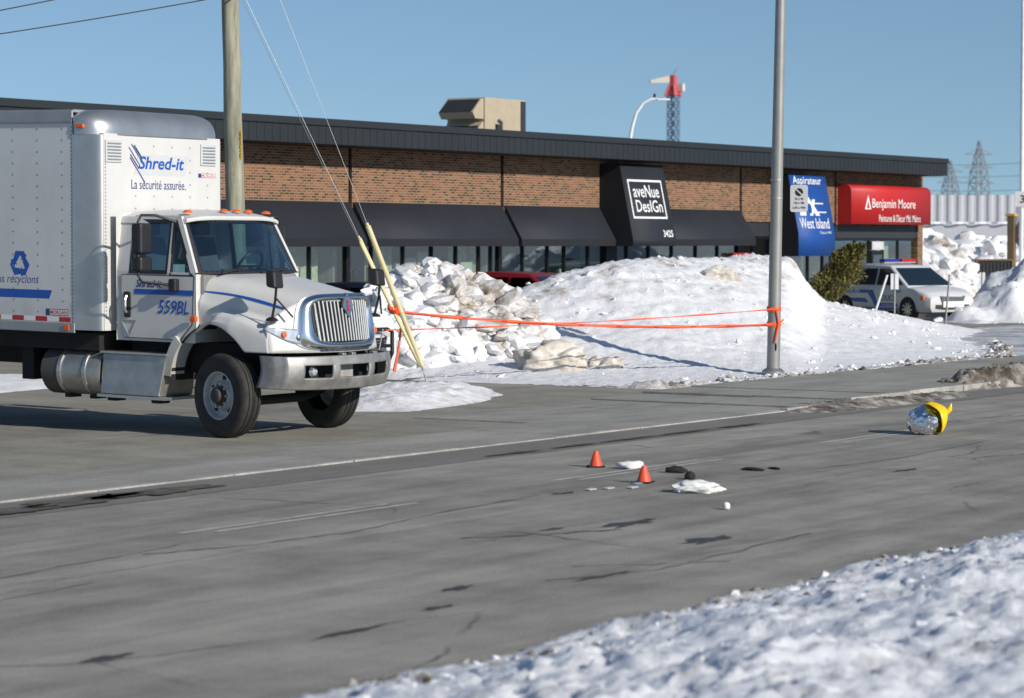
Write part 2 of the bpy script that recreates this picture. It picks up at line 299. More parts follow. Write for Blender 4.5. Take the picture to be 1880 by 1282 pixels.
while u < 72:      # concrete sidewalk slabs with tooled joints, each a little off its neighbours
    z = sw_z(u + .75); d = random.uniform(-.004, .004)
    s = MB(); s.box(u + .004, u + 1.496, 17.02, 18.562, z - .05, z + d); s.build('paving_slab', 'concrete', walk, bevel=.006)
    if u > 27:
        s = MB(); s.box(u + .004, u + 1.496, 18.572, 20.5, z - .05, z - .003 + d); s.build('paving_slab', 'concrete', walk, bevel=.006)
    u += 1.5
kerb = struct(MB().box(-60, 4, 16.9, 17.01, -.05, .035).build('kerb', 'kerb_stone'))
u = 4.0
while u < 80:
    z = sw_z(u + 1) + .008 + random.uniform(-.003, .003)
    s = MB(); s.box(u + .006, u + 1.994, 16.9 + random.uniform(-.008, .008), 17.015, -.05, z); s.build('kerb_stone', 'kerb_stone', kerb, bevel=.012); u += 2
# painted lane dashes: two worn thin lines
for a, b in ((4.4, 7.3), (10.1, 13.0), (15.9, 18.75), (21.5, 24.45), (27.4, 30.1), (33.2, 36.1), (39, 42), (44.8, 47.7), (50.6, 53.5)):
    for v, s0 in ((14.03, 0), (13.86, .25)):
        n = 14; vs = []; 
        for i in range(n + 1):
            uu = a + s0 + (b - a) * i / n; wv = .032 + random.uniform(-.012, .008); vs += [(uu, v - wv, .004), (uu, v + wv, .004)]
        MB().add(vs, [(2 * i, 2 * i + 2, 2 * i + 3, 2 * i + 1) for i in range(n)]).build('lane_dash', 'lane_paint', road)
def blotch(name, cu, cv, lu, lv, m, parent, z=.004, n=44, rot=0, rough=.75):
    p = []
    ph = random.random() * 9
    for i in range(n):
        a = 2 * math.pi * i / n; r = 1 + rough * (mnoise.noise((math.cos(a) * 1.7 + ph, math.sin(a) * 1.7, ph)) + .6 * mnoise.noise((math.cos(a) * 4 + ph, math.sin(a) * 4, ph)) + .4 * mnoise.noise((math.cos(a) * 11 + ph, math.sin(a) * 11, ph)))
        x, y = lu * r * math.cos(a), lv * r * math.sin(a); p.append((cu + x * math.cos(rot) - y * math.sin(rot), cv + x * math.sin(rot) + y * math.cos(rot), z))
    return MB().add(p, [tuple(range(n))]).build(name, m, parent)
for cu, cv, lu, lv in ((18.62, 11.33, .42, .1), (17.95, 10.18, .4, .1), (10.86, 10.16, .22, .06), (14.43, 10.19, .17, .05), (17.88, 11.65, .12, .04), (20.5, 13.25, .14, .05), (12.4, 9.6, .3, .05), (13.6, 9.75, .2, .04), (15.6, 9.7, .3, .04), (24.6, 11.6, .2, .05), (9.2, 10.35, .15, .04)):
    blotch('oil_stain', cu, cv, lu, lv, 'oil_stain', road)
def crack(pts, wd=.012):
    vs = []; fs = []; path = []
    for (a, b) in zip(pts, pts[1:]):
        for i in range(8): t = i / 8; path.append((a[0] + (b[0] - a[0]) * t + random.uniform(-.04, .04), a[1] + (b[1] - a[1]) * t + random.uniform(-.03, .03)))
    for i, p in enumerate(path): w_ = wd * random.uniform(.3, 1.3); vs += [(p[0] - w_ * .4, p[1] - w_, .005), (p[0] + w_ * .4, p[1] + w_, .005)]
    MB().add(vs, [(2 * i, 2 * i + 2, 2 * i + 3, 2 * i + 1) for i in range(len(path) - 1)]).build('road_crack', 'crack_line', road)
crack([(14.6, 13.3), (15.6, 13.0), (16.8, 12.9), (18.6, 13.2), (20.5, 13.35)], .012); crack([(12.2, 13.1), (14, 13.35), (15.5, 13.5)], .01); crack([(16.9, 11.9), (17.5, 11.5), (18.3, 11.1)], .02)
crack([(15.1, 9.9), (16.1, 9.55), (17.2, 9.6), (19, 9.75)], .011); crack([(15.9, 10.2), (16.4, 9.7), (16.9, 9.3)], .009); crack([(22.8, 12.6), (25.6, 12.3), (29, 12.5)], .009); crack([(9, 12.6), (11.5, 12.3), (13.5, 12.5)], .009)
for i in range(7): blotch('gutter_dirt', 11.5 + i * 1.15, 16.42 + random.uniform(-.1, .1), .8, .22, 'gutter_dirt', road, .022, rough=.6)
for i in range(5): blotch('gutter_dirt', 24 + i * 1.3, 16.15, .6, .05, 'gutter_dirt', road, .022, rough=.6)

# ------------------------------------------------------------------ snow
def lerp_tab(x, tab): return np.interp(x, [t[0] for t in tab], [t[1] for t in tab])
CREST = [(34.5, 0), (35.6, .0), (36.6, .16), (38, .36), (40, .62), (41.3, 1.0), (42.7, 1.4), (43.9, 1.72), (45.4, 1.93), (48, 2.05), (50.2, 2.0), (51.8, 2.05), (53.6, 1.98), (54.8, 1.7), (55.6, 1.55), (58, 1.15), (60.6, .62), (63, .2), (65, 0)]
FRONT = [(34, 25.5), (34.8, 24.2), (35.3, 23.2), (35.8, 21.4), (37, 20.6), (39.6, 20.45), (44.5, 20.6), (48, 20.4), (52, 22), (56, 24), (60, 25.5), (66, 27)]
def bank_h(U, V):
    c = lerp_tab(U, CREST); f = lerp_tab(U, FRONT) + .35 * pn(U * .9, V * .3) + .12 * pn(U * 4, V * 2)
    t = (V - f) / (28 - f); up = np.where(t < 0, t * .9, .05 + .95 * (sstep(-.05, 1.1, t) / sstep(-.05, 1.1, 1.0)) ** 1.3); dn = 1 - sstep(28.3, 32.2, V)
    h = np.where(V < 28, np.minimum(up, 1) * np.maximum(c, .13 * sstep(35.2, 36.5, U)), dn * c)
    amp = sstep(0, .5, h); rim = np.exp(-((t - .03) / .035) ** 2)
    h = h + amp * (.06 * fbm(U * .55, V * .55, 3) + .05 * fbm(U * 2.2, V * 2.2, 4, .62) + .05 * np.maximum(0, fbm(U * 1.1 + 9, V * 1.1, 2)) * fbm(U * 5, V * 5, 3, .6, True) * 3) + .035 * fbm(U * 7, V * 7, 3, .7) * (t > 0) + rim * (.07 + .11 * fbm(U * 3, V * 3, 3, .6, True))
    h = h * (1 - .42 * sstep(1.885, 1.965, U / V + .02 * pn(U * 1.3, V * 1.3)))
    top = sstep(.75, 1, h / np.maximum(c, .1)); h = h + top * .09 * fbm(U * 3.1, V * 3.1, 3, .6, True)
    return np.where((t < -.12) | (c < .02), -.1, h) - .1 * (dn < .02)
def bank_d(U, V, h):
    f = lerp_tab(U, FRONT); t = (V - f) / (28 - f)
    rim = np.clip(1 - np.abs(t - .0) / .12, 0, 1) * (1.2 + 1.2 * fbm(U * 1.4, V * 1.4, 4))
    spots = np.clip(fbm(U * .8 + 3, V * 1.6, 5, .6) * 3.0 - .5, 0, .8) * sstep(.55, .9, t)
    return np.clip(rim, 0, 1) + spots
tag(field('snow_bank', 33.5, 66, 19.8, 33, .09, bank_h, 'snow_clean', bank_d), 'long smooth white snow bank behind the grey street light pole', 'snow bank')
def chunk(mb, c, r, seed, flat=.8, sub=2):
    bm = bmesh.new(); bmesh.ops.create_icosphere(bm, subdivisions=sub, radius=1); sv = Vector((seed * 1.7, seed * .9, seed * 2.3))
    sx, sy, sz = random.uniform(.75, 1.25), random.uniform(.75, 1.25), random.uniform(.6, 1) * flat; R = Matrix.Rotation(random.random() * 6, 3, 'Z') @ Matrix.Rotation(random.uniform(-.6, .6), 3, 'X')
    vs = []; pls = []
    for _ in range(11):
        d_ = Vector((random.gauss(0, 1), random.gauss(0, 1), random.gauss(0, 1))).normalized(); pls.append((d_, random.uniform(.55, .95)))
    for v in bm.verts:
        k_ = 1.25
        for d_, q_ in pls:
            t_ = d_.dot(v.co)
            if t_ > .05: k_ = min(k_, q_ / t_)
        p = v.co * (k_ + mnoise.noise(v.co * 3 + sv) * .1 + mnoise.noise(v.co * 9 + sv) * .07); vs.append(Vector(c) + (R @ Vector((p.x * sx, p.y * sy, p.z * sz))) * r)
    mb.add(vs, [tuple(x.index for x in f.verts) for f in bm.faces]); bm.free()
def heap(name, label, cu, cv, ru, rv, hh, m, n, rmin, rmax, seed, step=.07, peak=None, dirty=.5, power=.62):
    random.seed(seed)
    def hf(U, V):
        r2 = ((U - cu) / ru) ** 2 + ((V - cv) / rv) ** 2 + .25 * pn(U * .8 + seed, V * .8)
        b = hh * np.sign(1 - r2) * np.abs(1 - r2) ** power * np.where(r2 > 1, .3, 1)
        return b + np.clip(1.2 - r2, 0, 1) * (.22 * fbm(U * 1.3 + seed, V * 1.3, 3, .55, True) + .16 * fbm(U * 3.2, V * 3.2 + seed, 4, .6, True)) * min(1, hh / 1.5)
    def df(U, V, h):
        d = np.clip(fbm(U * .9 + seed * 2, V * .9, 4, .6) * 2.2 - .1, 0, 1) * dirty
        if peak is not None: d = d + np.exp(-(((U - peak[0]) / peak[2]) ** 2 + ((V - peak[1]) / peak[2]) ** 2 + ((h - peak[3]) / peak[4]) ** 2)) * 2.2
        return d
    o = field(name, cu - ru * 1.25, cu + ru * 1.25, cv - rv * 1.25, cv + rv * 1.25, step, hf, m, df)
    mb = MB()
    for i in range(n):
        a = random.uniform(0, 2 * math.pi); q = math.sqrt(random.uniform(.0, 1.12)); x, y = cu + ru * q * math.cos(a), cv + rv * q * math.sin(a)
        z = float(hf(np.array([[x]]), np.array([[y]]))[0, 0]); r = random.uniform(rmin, rmax) * (1 if random.random() < .75 else 1.6)
        chunk(mb, (x, y, max(z, 0) + r * .15), r, i + seed * 50)
    c_ = mb.build('snow_chunks', m, o, fix=False, off=tuple(o.location), smooth=32); c_['kind'] = 'stuff'
    at = c_.data.attributes.new('dirt', 'FLOAT', 'POINT'); co = np.array([v.co for v in c_.data.vertices]) + np.array(o.location)
    at.data.foreach_set('value', np.clip(df(co[:, 0], co[:, 1], co[:, 2]), 0, 1).astype(np.float32))
    return tag(o, label, 'snow pile')
heap('snow_pile', 'tall lumpy snow pile with brown dirty crown beside the yellow guy guards', 39.2, 28.2, 2.8, 2.3, 1.66, 'snow_pile', 1150, .035, .2, 3, peak=(39.35, 27.6, .95, 1.2, .55), dirty=.8)
heap('snow_pile', 'lumpy snow pile at the right edge in front of the police van', 79.8, 31.2, 9.6, 2.7, 2.5, 'snow_clean', 70, .04, .11, 5, .1, dirty=.2, power=1.5)
heap('snow_pile', 'far dirty snow heap against the right corner of the brick building', 96, 46.5, 6.5, 4.5, 2.7, 'snow_pile', 200, .15, .42, 8, .16, dirty=1.0)
heap('snow_pile', 'far brown snow heap below the white metal warehouse', 107.5, 46.5, 7, 4, 2.2, 'snow_pile', 260, .15, .5, 9, .16, dirty=.8)
heap('snow_pile', 'far pale snow heap around the dark slatted bin', 101.5, 44.6, 9, 4.2, 1.5, 'snow_clean', 90, .12, .35, 12, .16, dirty=.25, power=.9)
heap('snow_pile', 'low far snow heap along the lot beside the police van', 90.5, 42.2, 4.6, 3.0, 1.5, 'snow_pile', 90, .1, .3, 14, .12, dirty=.9, power=.9)
random.seed(21)
def crumbs(o, hf, n, pick, rmin, rmax, m, seed):
    random.seed(seed); mb = MB()
    for i in range(n):
        x, y = pick(); z = float(hf(np.array([[x]]), np.array([[y]]))[0, 0]); r = rmin + (rmax - rmin) * random.random() ** 2.5
        if z > .02: chunk(mb, (x, y, z + r * .1), r, i * 1.3 + seed, .75, 1)
    c = mb.build('snow_crumbs', m, o, fix=False, off=tuple(o.location), smooth=35); c['kind'] = 'stuff'
bank_o = [x for x in C.objects if x.name.startswith('snow_bank')][0]
def pick_bank():
    u_ = random.uniform(36, 58); f_ = float(lerp_tab(u_, FRONT)); k_ = random.random()
    return (u_, f_ + abs(random.gauss(0, .5))) if k_ < .45 else (u_, random.gauss(27, 1.0)) if k_ < .75 else (u_, random.uniform(f_, 28))
crumbs(bank_o, bank_h, 650, pick_bank, .02, .1, 'snow_clean', 40); crumbs(bank_o, bank_h, 350, lambda: (lambda u_: (u_, float(lerp_tab(u_, FRONT)) + random.uniform(-.05, .5)))(random.uniform(36, 56)), .02, .09, 'snow_slush', 41)
def isl_h(U, V):
    x = (U - 31.6) / 2.9; y = (V - 23.2 - .42 * (U - 31.6)) / 1.35; r = x * x + y * y + .35 * pn(U * 1.1, V * 1.1)
    return .2 * (1 - r) + np.clip(1.3 - r, 0, 1) * (.05 * fbm(U * 2.5, V * 2.5, 4, .6) + .03 * fbm(U * 9, V * 9, 2)) + .02
tag(field('snow_patch', 28, 36, 20, 27.5, .06, isl_h, 'snow_clean', lambda U, V, h: np.clip(.35 - h * 2.5, 0, .6) + np.clip(fbm(U * 1.5, V * 1.5, 4) * 1.5 - .1, 0, .5)), 'low trampled snow patch under the guy wire anchors beside the truck', 'snow patch')
def slush(name, label, u0, u1, v0, v1, hh, seed):
    def hf(U, V):
        x = (U - u0) / (u1 - u0) * 2 - 1; y = (V - v0) / (v1 - v0) * 2 - 1; r = x ** 4 + y * y + .5 * pn(U * .8 + seed, V * 1.5)
        return hh * (1 - r) + np.clip(1.4 - r, 0, 1) * hh * (.9 * fbm(U * 2.2 + seed, V * 2.2, 4, .65, True) + .25 * fbm(U * 8, V * 8, 2))
    return tag(field(name, u0 - 1, u1 + 1, v0 - .7, v1 + .7, .05, hf, 'snow_slush', lambda U, V, h: .25 + fbm(U, V, 4)), label, 'slush ridge')
slush('slush_ridge', 'brown slush ridge along the kerb at the right edge', 37.4, 52, 16.6, 18.0, .26, 1)
slush('slush_ridge', 'low grey slush streak along the kerb behind the foil bundle', 31.5, 37.8, 16.3, 17.5, .06, 2)
def packed(U, V): r = ((U - 62) / 16) ** 2 + ((V - 24.3) / 3.6) ** 2 + .3 * pn(U * .4, V * .6); return .05 * (1 - r) + .03 * fbm(U * 1.5, V * 1.5, 4) + .07
struct(field('snow_covered_drive', 46, 80, 20.3, 29, .12, packed, 'snow_packed'))
def back_snow(U, V): return np.where((V > 24.5), .05, -.1) + .05 * fbm(U * .7, V * .7, 4)
struct(field('snow_strip', 14, 33.3, 29, 36, .12, lambda U, V: .14 * (1 - ((V - 31.4) / 1.9) ** 2 - .6 * sstep(31.5, 33.2, U)) + .05 * fbm(U, V, 4), 'snow_clean'))
def near_h(U, V):
    e = 8.2 + .16 * pn(U * .7, V * .2) + .07 * pn(U * 3, V); d = e - V
    h = .3 * sstep(-.05, 2.6, d) + .09 * sstep(-.02, .25, d) + .05 * d.clip(0, 6) * .3
    return np.where(d < -.12, -.1, h + sstep(-.05, .5, d) * (.1 * fbm(U * .9, V * .9, 4, .6) + (.35 + 1.6 * np.clip(fbm(U * .8 + 4, V * .8, 3) + .25, 0, .8)) * (.055 * fbm(U * 5, V * 5, 3, .65, True) + .035 * fbm(U * 12, V * 12, 2, .6, True)) + .02 * fbm(U * 13, V * 13, 2, .6)))
tag(field('snow_bank', 5, 32, 1.5, 8.6, .04, near_h, 'snow_near', lambda U, V, h: np.clip(.75 - (8.2 - V) * 1.1, 0, .8) + np.clip(fbm(U * 2.2, V * 2.2, 4, .65) * 2.2 - .55, 0, .5)), 'rough crusty snow bank along the near side of the road', 'snow bank')
near_o = [x for x in C.objects if x.name.startswith('snow_bank')][-1]
crumbs(near_o, near_h, 380, lambda: (random.uniform(9, 28), 8.25 - abs(random.gauss(0, 1.6))), .015, .05, 'snow_near', 43); crumbs(near_o, near_h, 420, lambda: (random.uniform(9, 28), 8.22 - abs(random.gauss(0, .5))), .012, .05, 'snow_slush', 44)

# ================================================================== BUILDING
B0 = (62, 40.6, 0)
bld = thing('retail_building', 'long low brick retail building with dark overhanging metal roof edge', 'building', B0)
def bp(mb, name, m, parent=bld, **k): return mb.build(name, m, parent, off=B0, **k)
L, R_ = 26.0, 87.5
roof = bp(MB().box(L - .6, R_ - .3, 39.62, 68, 4.88, 5.38), 'roof', 'roofing')
fa = MB(); fa.box(L - .6, R_ - .28, 39.5, 39.618, 4.84, 5.29)
fascia = bp(fa, 'fascia', 'fascia', roof)
bp(MB().box(L - .6, R_ - .26, 39.45, 39.66, 5.29, 5.47), 'roof_coping', 'fascia', roof, bevel=.012)
u = L; rib = None
while u < R_ - .4:     # standing seams of the metal roof edge
    if rib is None: rib = bp(MB().box(L, L + .025, 39.492, 39.499, 4.845, 5.285), 'seam', 'fascia', fascia)
    else: c = rib.copy(); C.objects.link(c); c.parent = fascia; c.location = (u - L, 0, 0)
    u += .3
bp(MB().box(L - .6, R_ - .3, 39.63, 40.62, 4.83, 4.878), 'soffit', 'soffit', roof)
for a, b, z0 in ((L, 52.62, 3.2), (52.78, 59.62, 3.2), (59.78, 65.28, 3.2), (65.9, 73.47, 3.2), (73.62, 80.27, 3.07), (80.42, 87.5, 3.0)): bp(MB().box(a, b, 40.6, 40.85, z0, 4.83), 'brick_panel', 'brick')
for a in (52.62, 59.62, 73.47, 80.27): bp(MB().box(a, a + .16, 40.66, 40.85, 0, 4.83), 'pier', 'mullion')
bp(MB().box(65.28, 65.9, 40.62, 40.85, 0, 4.83), 'pier', 'mullion')
bp(MB().box(87.05, 87.5, 40.6, 41.0, 0, 2.998), 'brick_pier', 'brick')
bp(MB().box(87.1, 87.5, 41.0, 68, 0, 4.83), 'side_wall', 'wall_plain'); bp(MB().box(L, L + .4, 40.86, 68, 0, 4.83), 'side_wall', 'wall_plain'); bp(MB().box(L + .4, 87.1, 67.6, 68, 0, 4.83), 'rear_wall', 'wall_plain')
bp(MB().box(L + .4, 87.08, 40.9, 67.6, .02, .1), 'shop_floor', 'interior_floor')
bp(MB().box(L + .4, 87.08, 47, 47.2, .1, 4.8), 'interior_wall', 'plaster'); bp(MB().box(L + .4, 87.08, 40.9, 47, 3.1, 3.2), 'shop_ceiling', 'plaster')
for a in (52.7, 59.7, 65.6, 73.55, 80.35): bp(MB().box(a - .06, a + .06, 41.1, 47, .1, 3.1), 'partition', 'plaster')
def storefront(a, b, z1, edges):
    bp(MB().box(a, b, 40.68, 40.8, .03, .25), 'sill', 'mullion'); bp(MB().box(a, b, 40.66, 40.8, z1 - .1, z1), 'window_head', 'mullion')
    for e in edges: bp(MB().box(e - .03, e + .03, 40.68, 40.8, .25, z1 - .1), 'mullion', 'mullion')
    es = [a] + list(edges) + [b]
    for p, q in zip(es, es[1:]):
        if q - p > .25: bp(MB().box(p + .031, q - .031, 40.73, 40.74, .25, z1 - .1), 'window_pane', 'shop_glass')
def steps(a, b, n): return [a + (b - a) * i / n for i in range(1, n)]
storefront(L + .4, 52.6, 2.75, steps(L + .4, 52.6, 18)); storefront(52.8, 59.6, 2.75, [53.75, 55.15, 56.45, 57.6, 58.7, 59.3]); storefront(59.8, 65.26, 2.75, [60.9, 62.2, 63.1, 64.4])
storefront(65.92, 73.45, 2.75, [66.6, 67.9, 69.3, 70.8, 72.2]); storefront(73.65, 80.25, 2.6, [74.6, 75.7, 77, 78.5, 79.6])
bp(MB().box(73.64, 80.26, 40.66, 40.9, 2.6, 3.068), 'header_panel', 'header_panel')
storefront(80.45, 87.03, 2.55, [82.1, 83.2, 84.35, 85.6]); bp(MB().box(80.44, 87.04, 40.64, 40.9, 2.55, 3.0), 'header_panel', 'header_panel')
dr = bp(MB().box(83.28, 84.27, 40.64, 40.655, .1, 2.1), 'door', 'mullion'); bp(MB().box(83.42, 84.13, 40.632, 40.639, .3, 1.95), 'door_pane', 'shop_glass', dr)
bp(MB().box(83.3, 84.25, 40.62, 40.65, 2.13, 2.43), 'number_panel', 'decal_grey'); lettering('3405', (83.42, 40.614, 2.19), (1, 0, 0), (0, 0, 1), .62, .19, 'decal_white', bld, bold=.02, off=B0)
# things seen through the panes
random.seed(5)
for a, b in ((47.5, 48.6), (50.2, 51.9), (53.9, 55.1), (57.7, 58.6), (58.75, 59.25), (82.2, 83.1), (84.5, 85.5)):
    m_ = MB(); n = 14; pts = [(a + (b - a) * i / n, 41.08 + (.05 if i % 2 else -.03)) for i in range(n + 1)]
    vs = [(x, y, .15) for x, y in pts] + [(x, y, 2.6) for x, y in pts]; m_.add(vs, [(i, i + 1, i + n + 2, i + n + 1) for i in range(n)]); bp(m_, 'curtain', 'curtain', solid=.01)
for i in range(26):
    x = random.uniform(44, 86.5); w_ = random.uniform(.4, 1.1); h_ = random.uniform(.7, 2.1); y = random.uniform(42, 46)
    s = MB(); s.box(x, x + w_, y, y + .5, .1, h_); s.box(x - .05, x + w_ + .05, y - .05, y + .55, h_, h_ + .06); bp(s, 'shelf_unit', random.choice(['interior_dark', 'interior_dark', 'brown_frame', 'plaster']))
random.seed(31)
for i in range(30):
    x = random.uniform(44.5, 86.3); w_ = random.uniform(.35, .95)
    if any(abs(x + w_ / 2 - e) < .75 for e in (52.7, 59.7, 65.6, 73.55, 80.35)): continue
    y = random.uniform(40.83, 41.0); z1_ = random.uniform(1.5, 2.5); s = MB(); s.box(x, x + w_, y, y + .04, .1, z1_); s.box(x + .08, x + w_ - .08, y - .012, y - .001, z1_ * .45, z1_ - .1); bp(s, 'display_board', random.choice(['curtain', 'plaster', 'plaster', 'interior_dark', 'brown_frame', 'sheet_grey']))
# awnings
def awning(name, label, a, b, prof, face_m, side_m, cat='awning', val=None):
    t = thing(name, label, cat, ((a + b) / 2, prof[-1][0], prof[-1][1])); o = tuple(t.location)
    n = len(prof); m_ = MB(); poly = [(40.58, prof[0][1])] * (prof[0][0] < 40.4) + prof + [(40.58, prof[-1][1])]
    m_.add([(a, y, z) for y, z in prof] + [(b, y, z) for y, z in prof], [(i, i + n, i + n + 1, i + 1) for i in range(n - 1)]); m_.build('cover', face_m, t, off=o, smooth=40, solid=.012)
    for x in (a + .004, b - .004):
        p = MB(); p.prism(poly, x - .003, x + .003, lambda q, s: (s, q[0] + .014, q[1] - .004)); p.build('end_panel', side_m, t, off=o)
    fr = MB(); k = max(2, int((b - a) / 1.5))
    for i in range(k + 1):
        x = a + .05 + (b - a - .1) * i / k; fr.bar((x, prof[-1][0] + .04, prof[-1][1] + .05), (x, 40.57, prof[-1][1] + .05), .015)
    fr.bar((a + .03, prof[-1][0] + .04, prof[-1][1] + .04), (b - .03, prof[-1][0] + .04, prof[-1][1] + .04), .015); fr.build('frame', 'galvanised', t, off=o)
    if val: MB().box(a, b, val[0] - .004, val[0] - .001, val[1], val[2]).build('valance', side_m, t, off=o)
    return t, o
P1 = [(40.57, 3.44), (40.0, 2.5), (39.995, 2.29)]
awning('awning', 'long dark navy awning behind the utility pole and truck', 33, 52.62, P1, 'awning_navy', 'awning_dark', val=(39.995, 2.29, 2.49))
awning('awning', 'dark navy awning above the red car', 52.8, 59.62, P1, 'awning_navy', 'awning_dark', val=(39.995, 2.29, 2.49))
awning('awning', 'dark navy awning just left of the tall white-lettered awning', 59.8, 64.8, P1, 'awning_navy', 'awning_dark', val=(39.995, 2.29, 2.49))
awning('awning', 'dark navy awning just right of the tall white-lettered awning', 67.4, 73.47, P1, 'awning_navy', 'awning_dark', val=(39.995, 2.29, 2.49))
t, o = awning('sign_awning', 'tall navy awning with white framed lettering and street number', 64.85, 67.35, [(39.9, 4.74), (39.42, 2.5), (39.415, 2.29)], 'awning_navy', 'awning_dark')
up = Vector((0, .48, 2.24)).normalized(); nrm = Vector((0, -2.24, .48)).normalized()
def on_aw(x, s, e=.005): return Vector((x - 1.05, 39.42, 2.5)) + up * s + nrm * e
q = MB()
def strip(x0, x1, s0, s1): q.add([on_aw(x0, s0), on_aw(x1, s0), on_aw(x1, s1), on_aw(x0, s1)], [(0, 1, 2, 3)])
strip(66.15, 68.12, .62, .68); strip(66.15, 68.12, 1.75, 1.81); strip(66.15, 66.21, .68, 1.75); strip(68.06, 68.12, .68, 1.75); q.build('sign_border', 'decal_white', t, off=o)
lettering('aveNue', on_aw(66.38, 1.27), (1, 0, 0), up, 1.5, .38, 'decal_white', t, bold=.008, off=o); lettering('DesIGn', on_aw(66.42, .82), (1, 0, 0), up, 1.52, .37, 'decal_white', t, bold=.008, off=o)
lettering('3425', on_aw(67.72, .06), (1, 0, 0), up, .56, .21, 'decal_white', t, bold=.02, off=o)
t, o = awning('sign_awning', 'tall bright blue awning with white lettering behind the street light pole', 75.6, 78.25, [(39.95, 4.66), (39.55, 2.68), (39.545, 1.94)], 'awning_blue', 'awning_dark')
up = Vector((0, .4, 1.98)).normalized(); nrm = Vector((0, -1.98, .4)).normalized()
def on_ab(x, s, e=.005): return Vector((x - 1.12, 39.55, 2.68)) + up * s + nrm * e
lettering('Aspirateur', on_ab(76.95, 1.62), (1, 0, 0), up, 2.05, .34, 'decal_white', t, bold=.006, off=o); lettering('West Island', on_ab(76.95, .18), (1, 0, 0), up, 2.1, .36, 'decal_white', t, bold=.006, off=o); lettering('Depuis 1980', on_ab(78.3, -.02), (1, 0, 0), up, .8, .11, 'decal_white', t, off=o)
lg = MB()
for poly in ([(77.05, .62), (77.5, .62), (77.55, .95), (77.35, 1.5), (77.12, 1.5), (77.2, 1.0)], [(77.35, 1.5), (77.6, 1.5), (78.5, .62), (78.2, .62)], [(77.75, .62), (77.98, .62), (78.3, 1.18), (78.1, 1.18)], [(78.0, 1.02), (78.85, 1.02), (78.85, 1.06), (78.0, 1.06)], [(77.9, .72), (78.98, .72), (78.98, .76), (77.9, .76)]): lg.add([on_ab(x, s, .006 + .0015 * len(lg.f)) for x, s in poly], [tuple(range(len(poly)))])
lg.build('emblem', 'decal_white', t, off=o)
lg = MB(); lg.add([on_ab(77.86 + .09 * math.cos(i * .524), .86 + .17 * math.sin(i * .524), .016) for i in range(12)], [tuple(range(12))]); lg.build('emblem_ring', 'awning_blue', t, off=o)
prof = [(40.57, 4.42)] + [(40.32 - .25 * math.sin(rad(a)), 4.17 + .25 * math.cos(rad(a))) for a in range(10, 91, 10)] + [(40.07, 3.04)]
t, o = awning('sign_awning', 'rounded bright red awning with white lettering at the building corner', 80.5, 87.03, prof, 'awning_red', 'awning_red')
lettering('Benjamin Moore', (82.15, 40.064, 3.52), (1, 0, 0), (0, 0, 1), 3.55, .42, 'decal_white', t, bold=.004, off=o); lettering('Peintures & Décor Mtl. Métro', (82.7, 40.064, 3.13), (1, 0, 0), (0, 0, 1), 3.45, .25, 'decal_white', t, bold=.002, off=o)
lg = MB(); lg.add([(81.55, 40.056, 3.56), (82.05, 40.056, 3.56), (81.8, 40.056, 4.06)], [(0, 1, 2)]); lg.build('emblem', 'decal_white', t, off=o); lg = MB(); lg.add([(81.68, 40.052, 3.6), (81.93, 40.052, 3.6), (81.8, 40.052, 3.86)], [(0, 1, 2)]); lg.build('emblem_centre', 'decal_red', t, off=o)
sg = MB(); sg.box(72.9, 74.2, 40.5, 40.53, 1.75, 2.05); sg = tag(sg.build('shop_sign', 'decal_red', base=True), 'small red shop sign with white letters low under the dark awnings', 'sign'); lettering('Miele', (-.5, -.02, .05), (1, 0, 0), (0, 0, 1), .95, .2, 'decal_white', sg, bold=.02)
# rooftop unit
t = thing('rooftop_unit', 'tan rooftop air handling unit with dark intake hoods', 'air unit', (69.4, 48, 5.38))
MB().box(-1.2, 1.15, -.95, .55, .12, 1.7).build('cabinet', 'hvac_tan', t, bevel=.02); MB().box(-1.3, 1.25, -1.0, .6, 0, .12).build('base_frame', 'galvanised', t)
MB().box(.85, 1.152, -.958, -.951, .15, 1.65).build('louvre', 'hvac_dark', t)
for s_, z0, z1 in ((.62, 1.0, 1.66), (.5, .25, .9)):
    hd = MB(); hd.prism([(-.95, z0), (-.95, z1), (-.95 - s_ * .2, z1), (-.95 - s_, z0 + .2), (-.95 - s_ * .75, z0)], -.9, .45, lambda p, y: (p[0] - .26, y, p[1])); hd.build('intake_hood', 'hvac_tan', t)
    hd = MB(); hd.add([(-1.22 - s_ * .99, -.85, z0 + .22), (-1.22 - s_ * .99, .4, z0 + .22), (-1.22 - s_ * .22, .4, z1 - .03), (-1.22 - s_ * .22, -.85, z1 - .03)], [(0, 1, 2, 3)]); hd.build('intake_grille', 'hvac_dark', t, solid=.01)
MB().tube([(-.3, -1.02, 0), (-.3, -1.02, .9), (-.5, -1.02, 1.0)], .04).build('conduit', 'galvanised', t); MB().box(-.62, -.35, -1.05, -.955, .55, .85).build('control_box', 'hvac_dark', t); MB().box(.1, .5, -.956, -.952, .4, .62).build('warning_label', 'tag_yellow', t)
t = thing('roof_pipes', 'small cluster of white roof vents right of the tan air unit', 'roof vent', (71.9, 46.5, 5.38))
for x, h in ((0, .32), (.35, .22), (.8, .38), (1.0, .3), (1.25, .2)): MB().tube([(x, 0, 0), (x, 0, h), (x + .1, 0, h + .06)], .045).build('vent_pipe', 'decal_white', t)

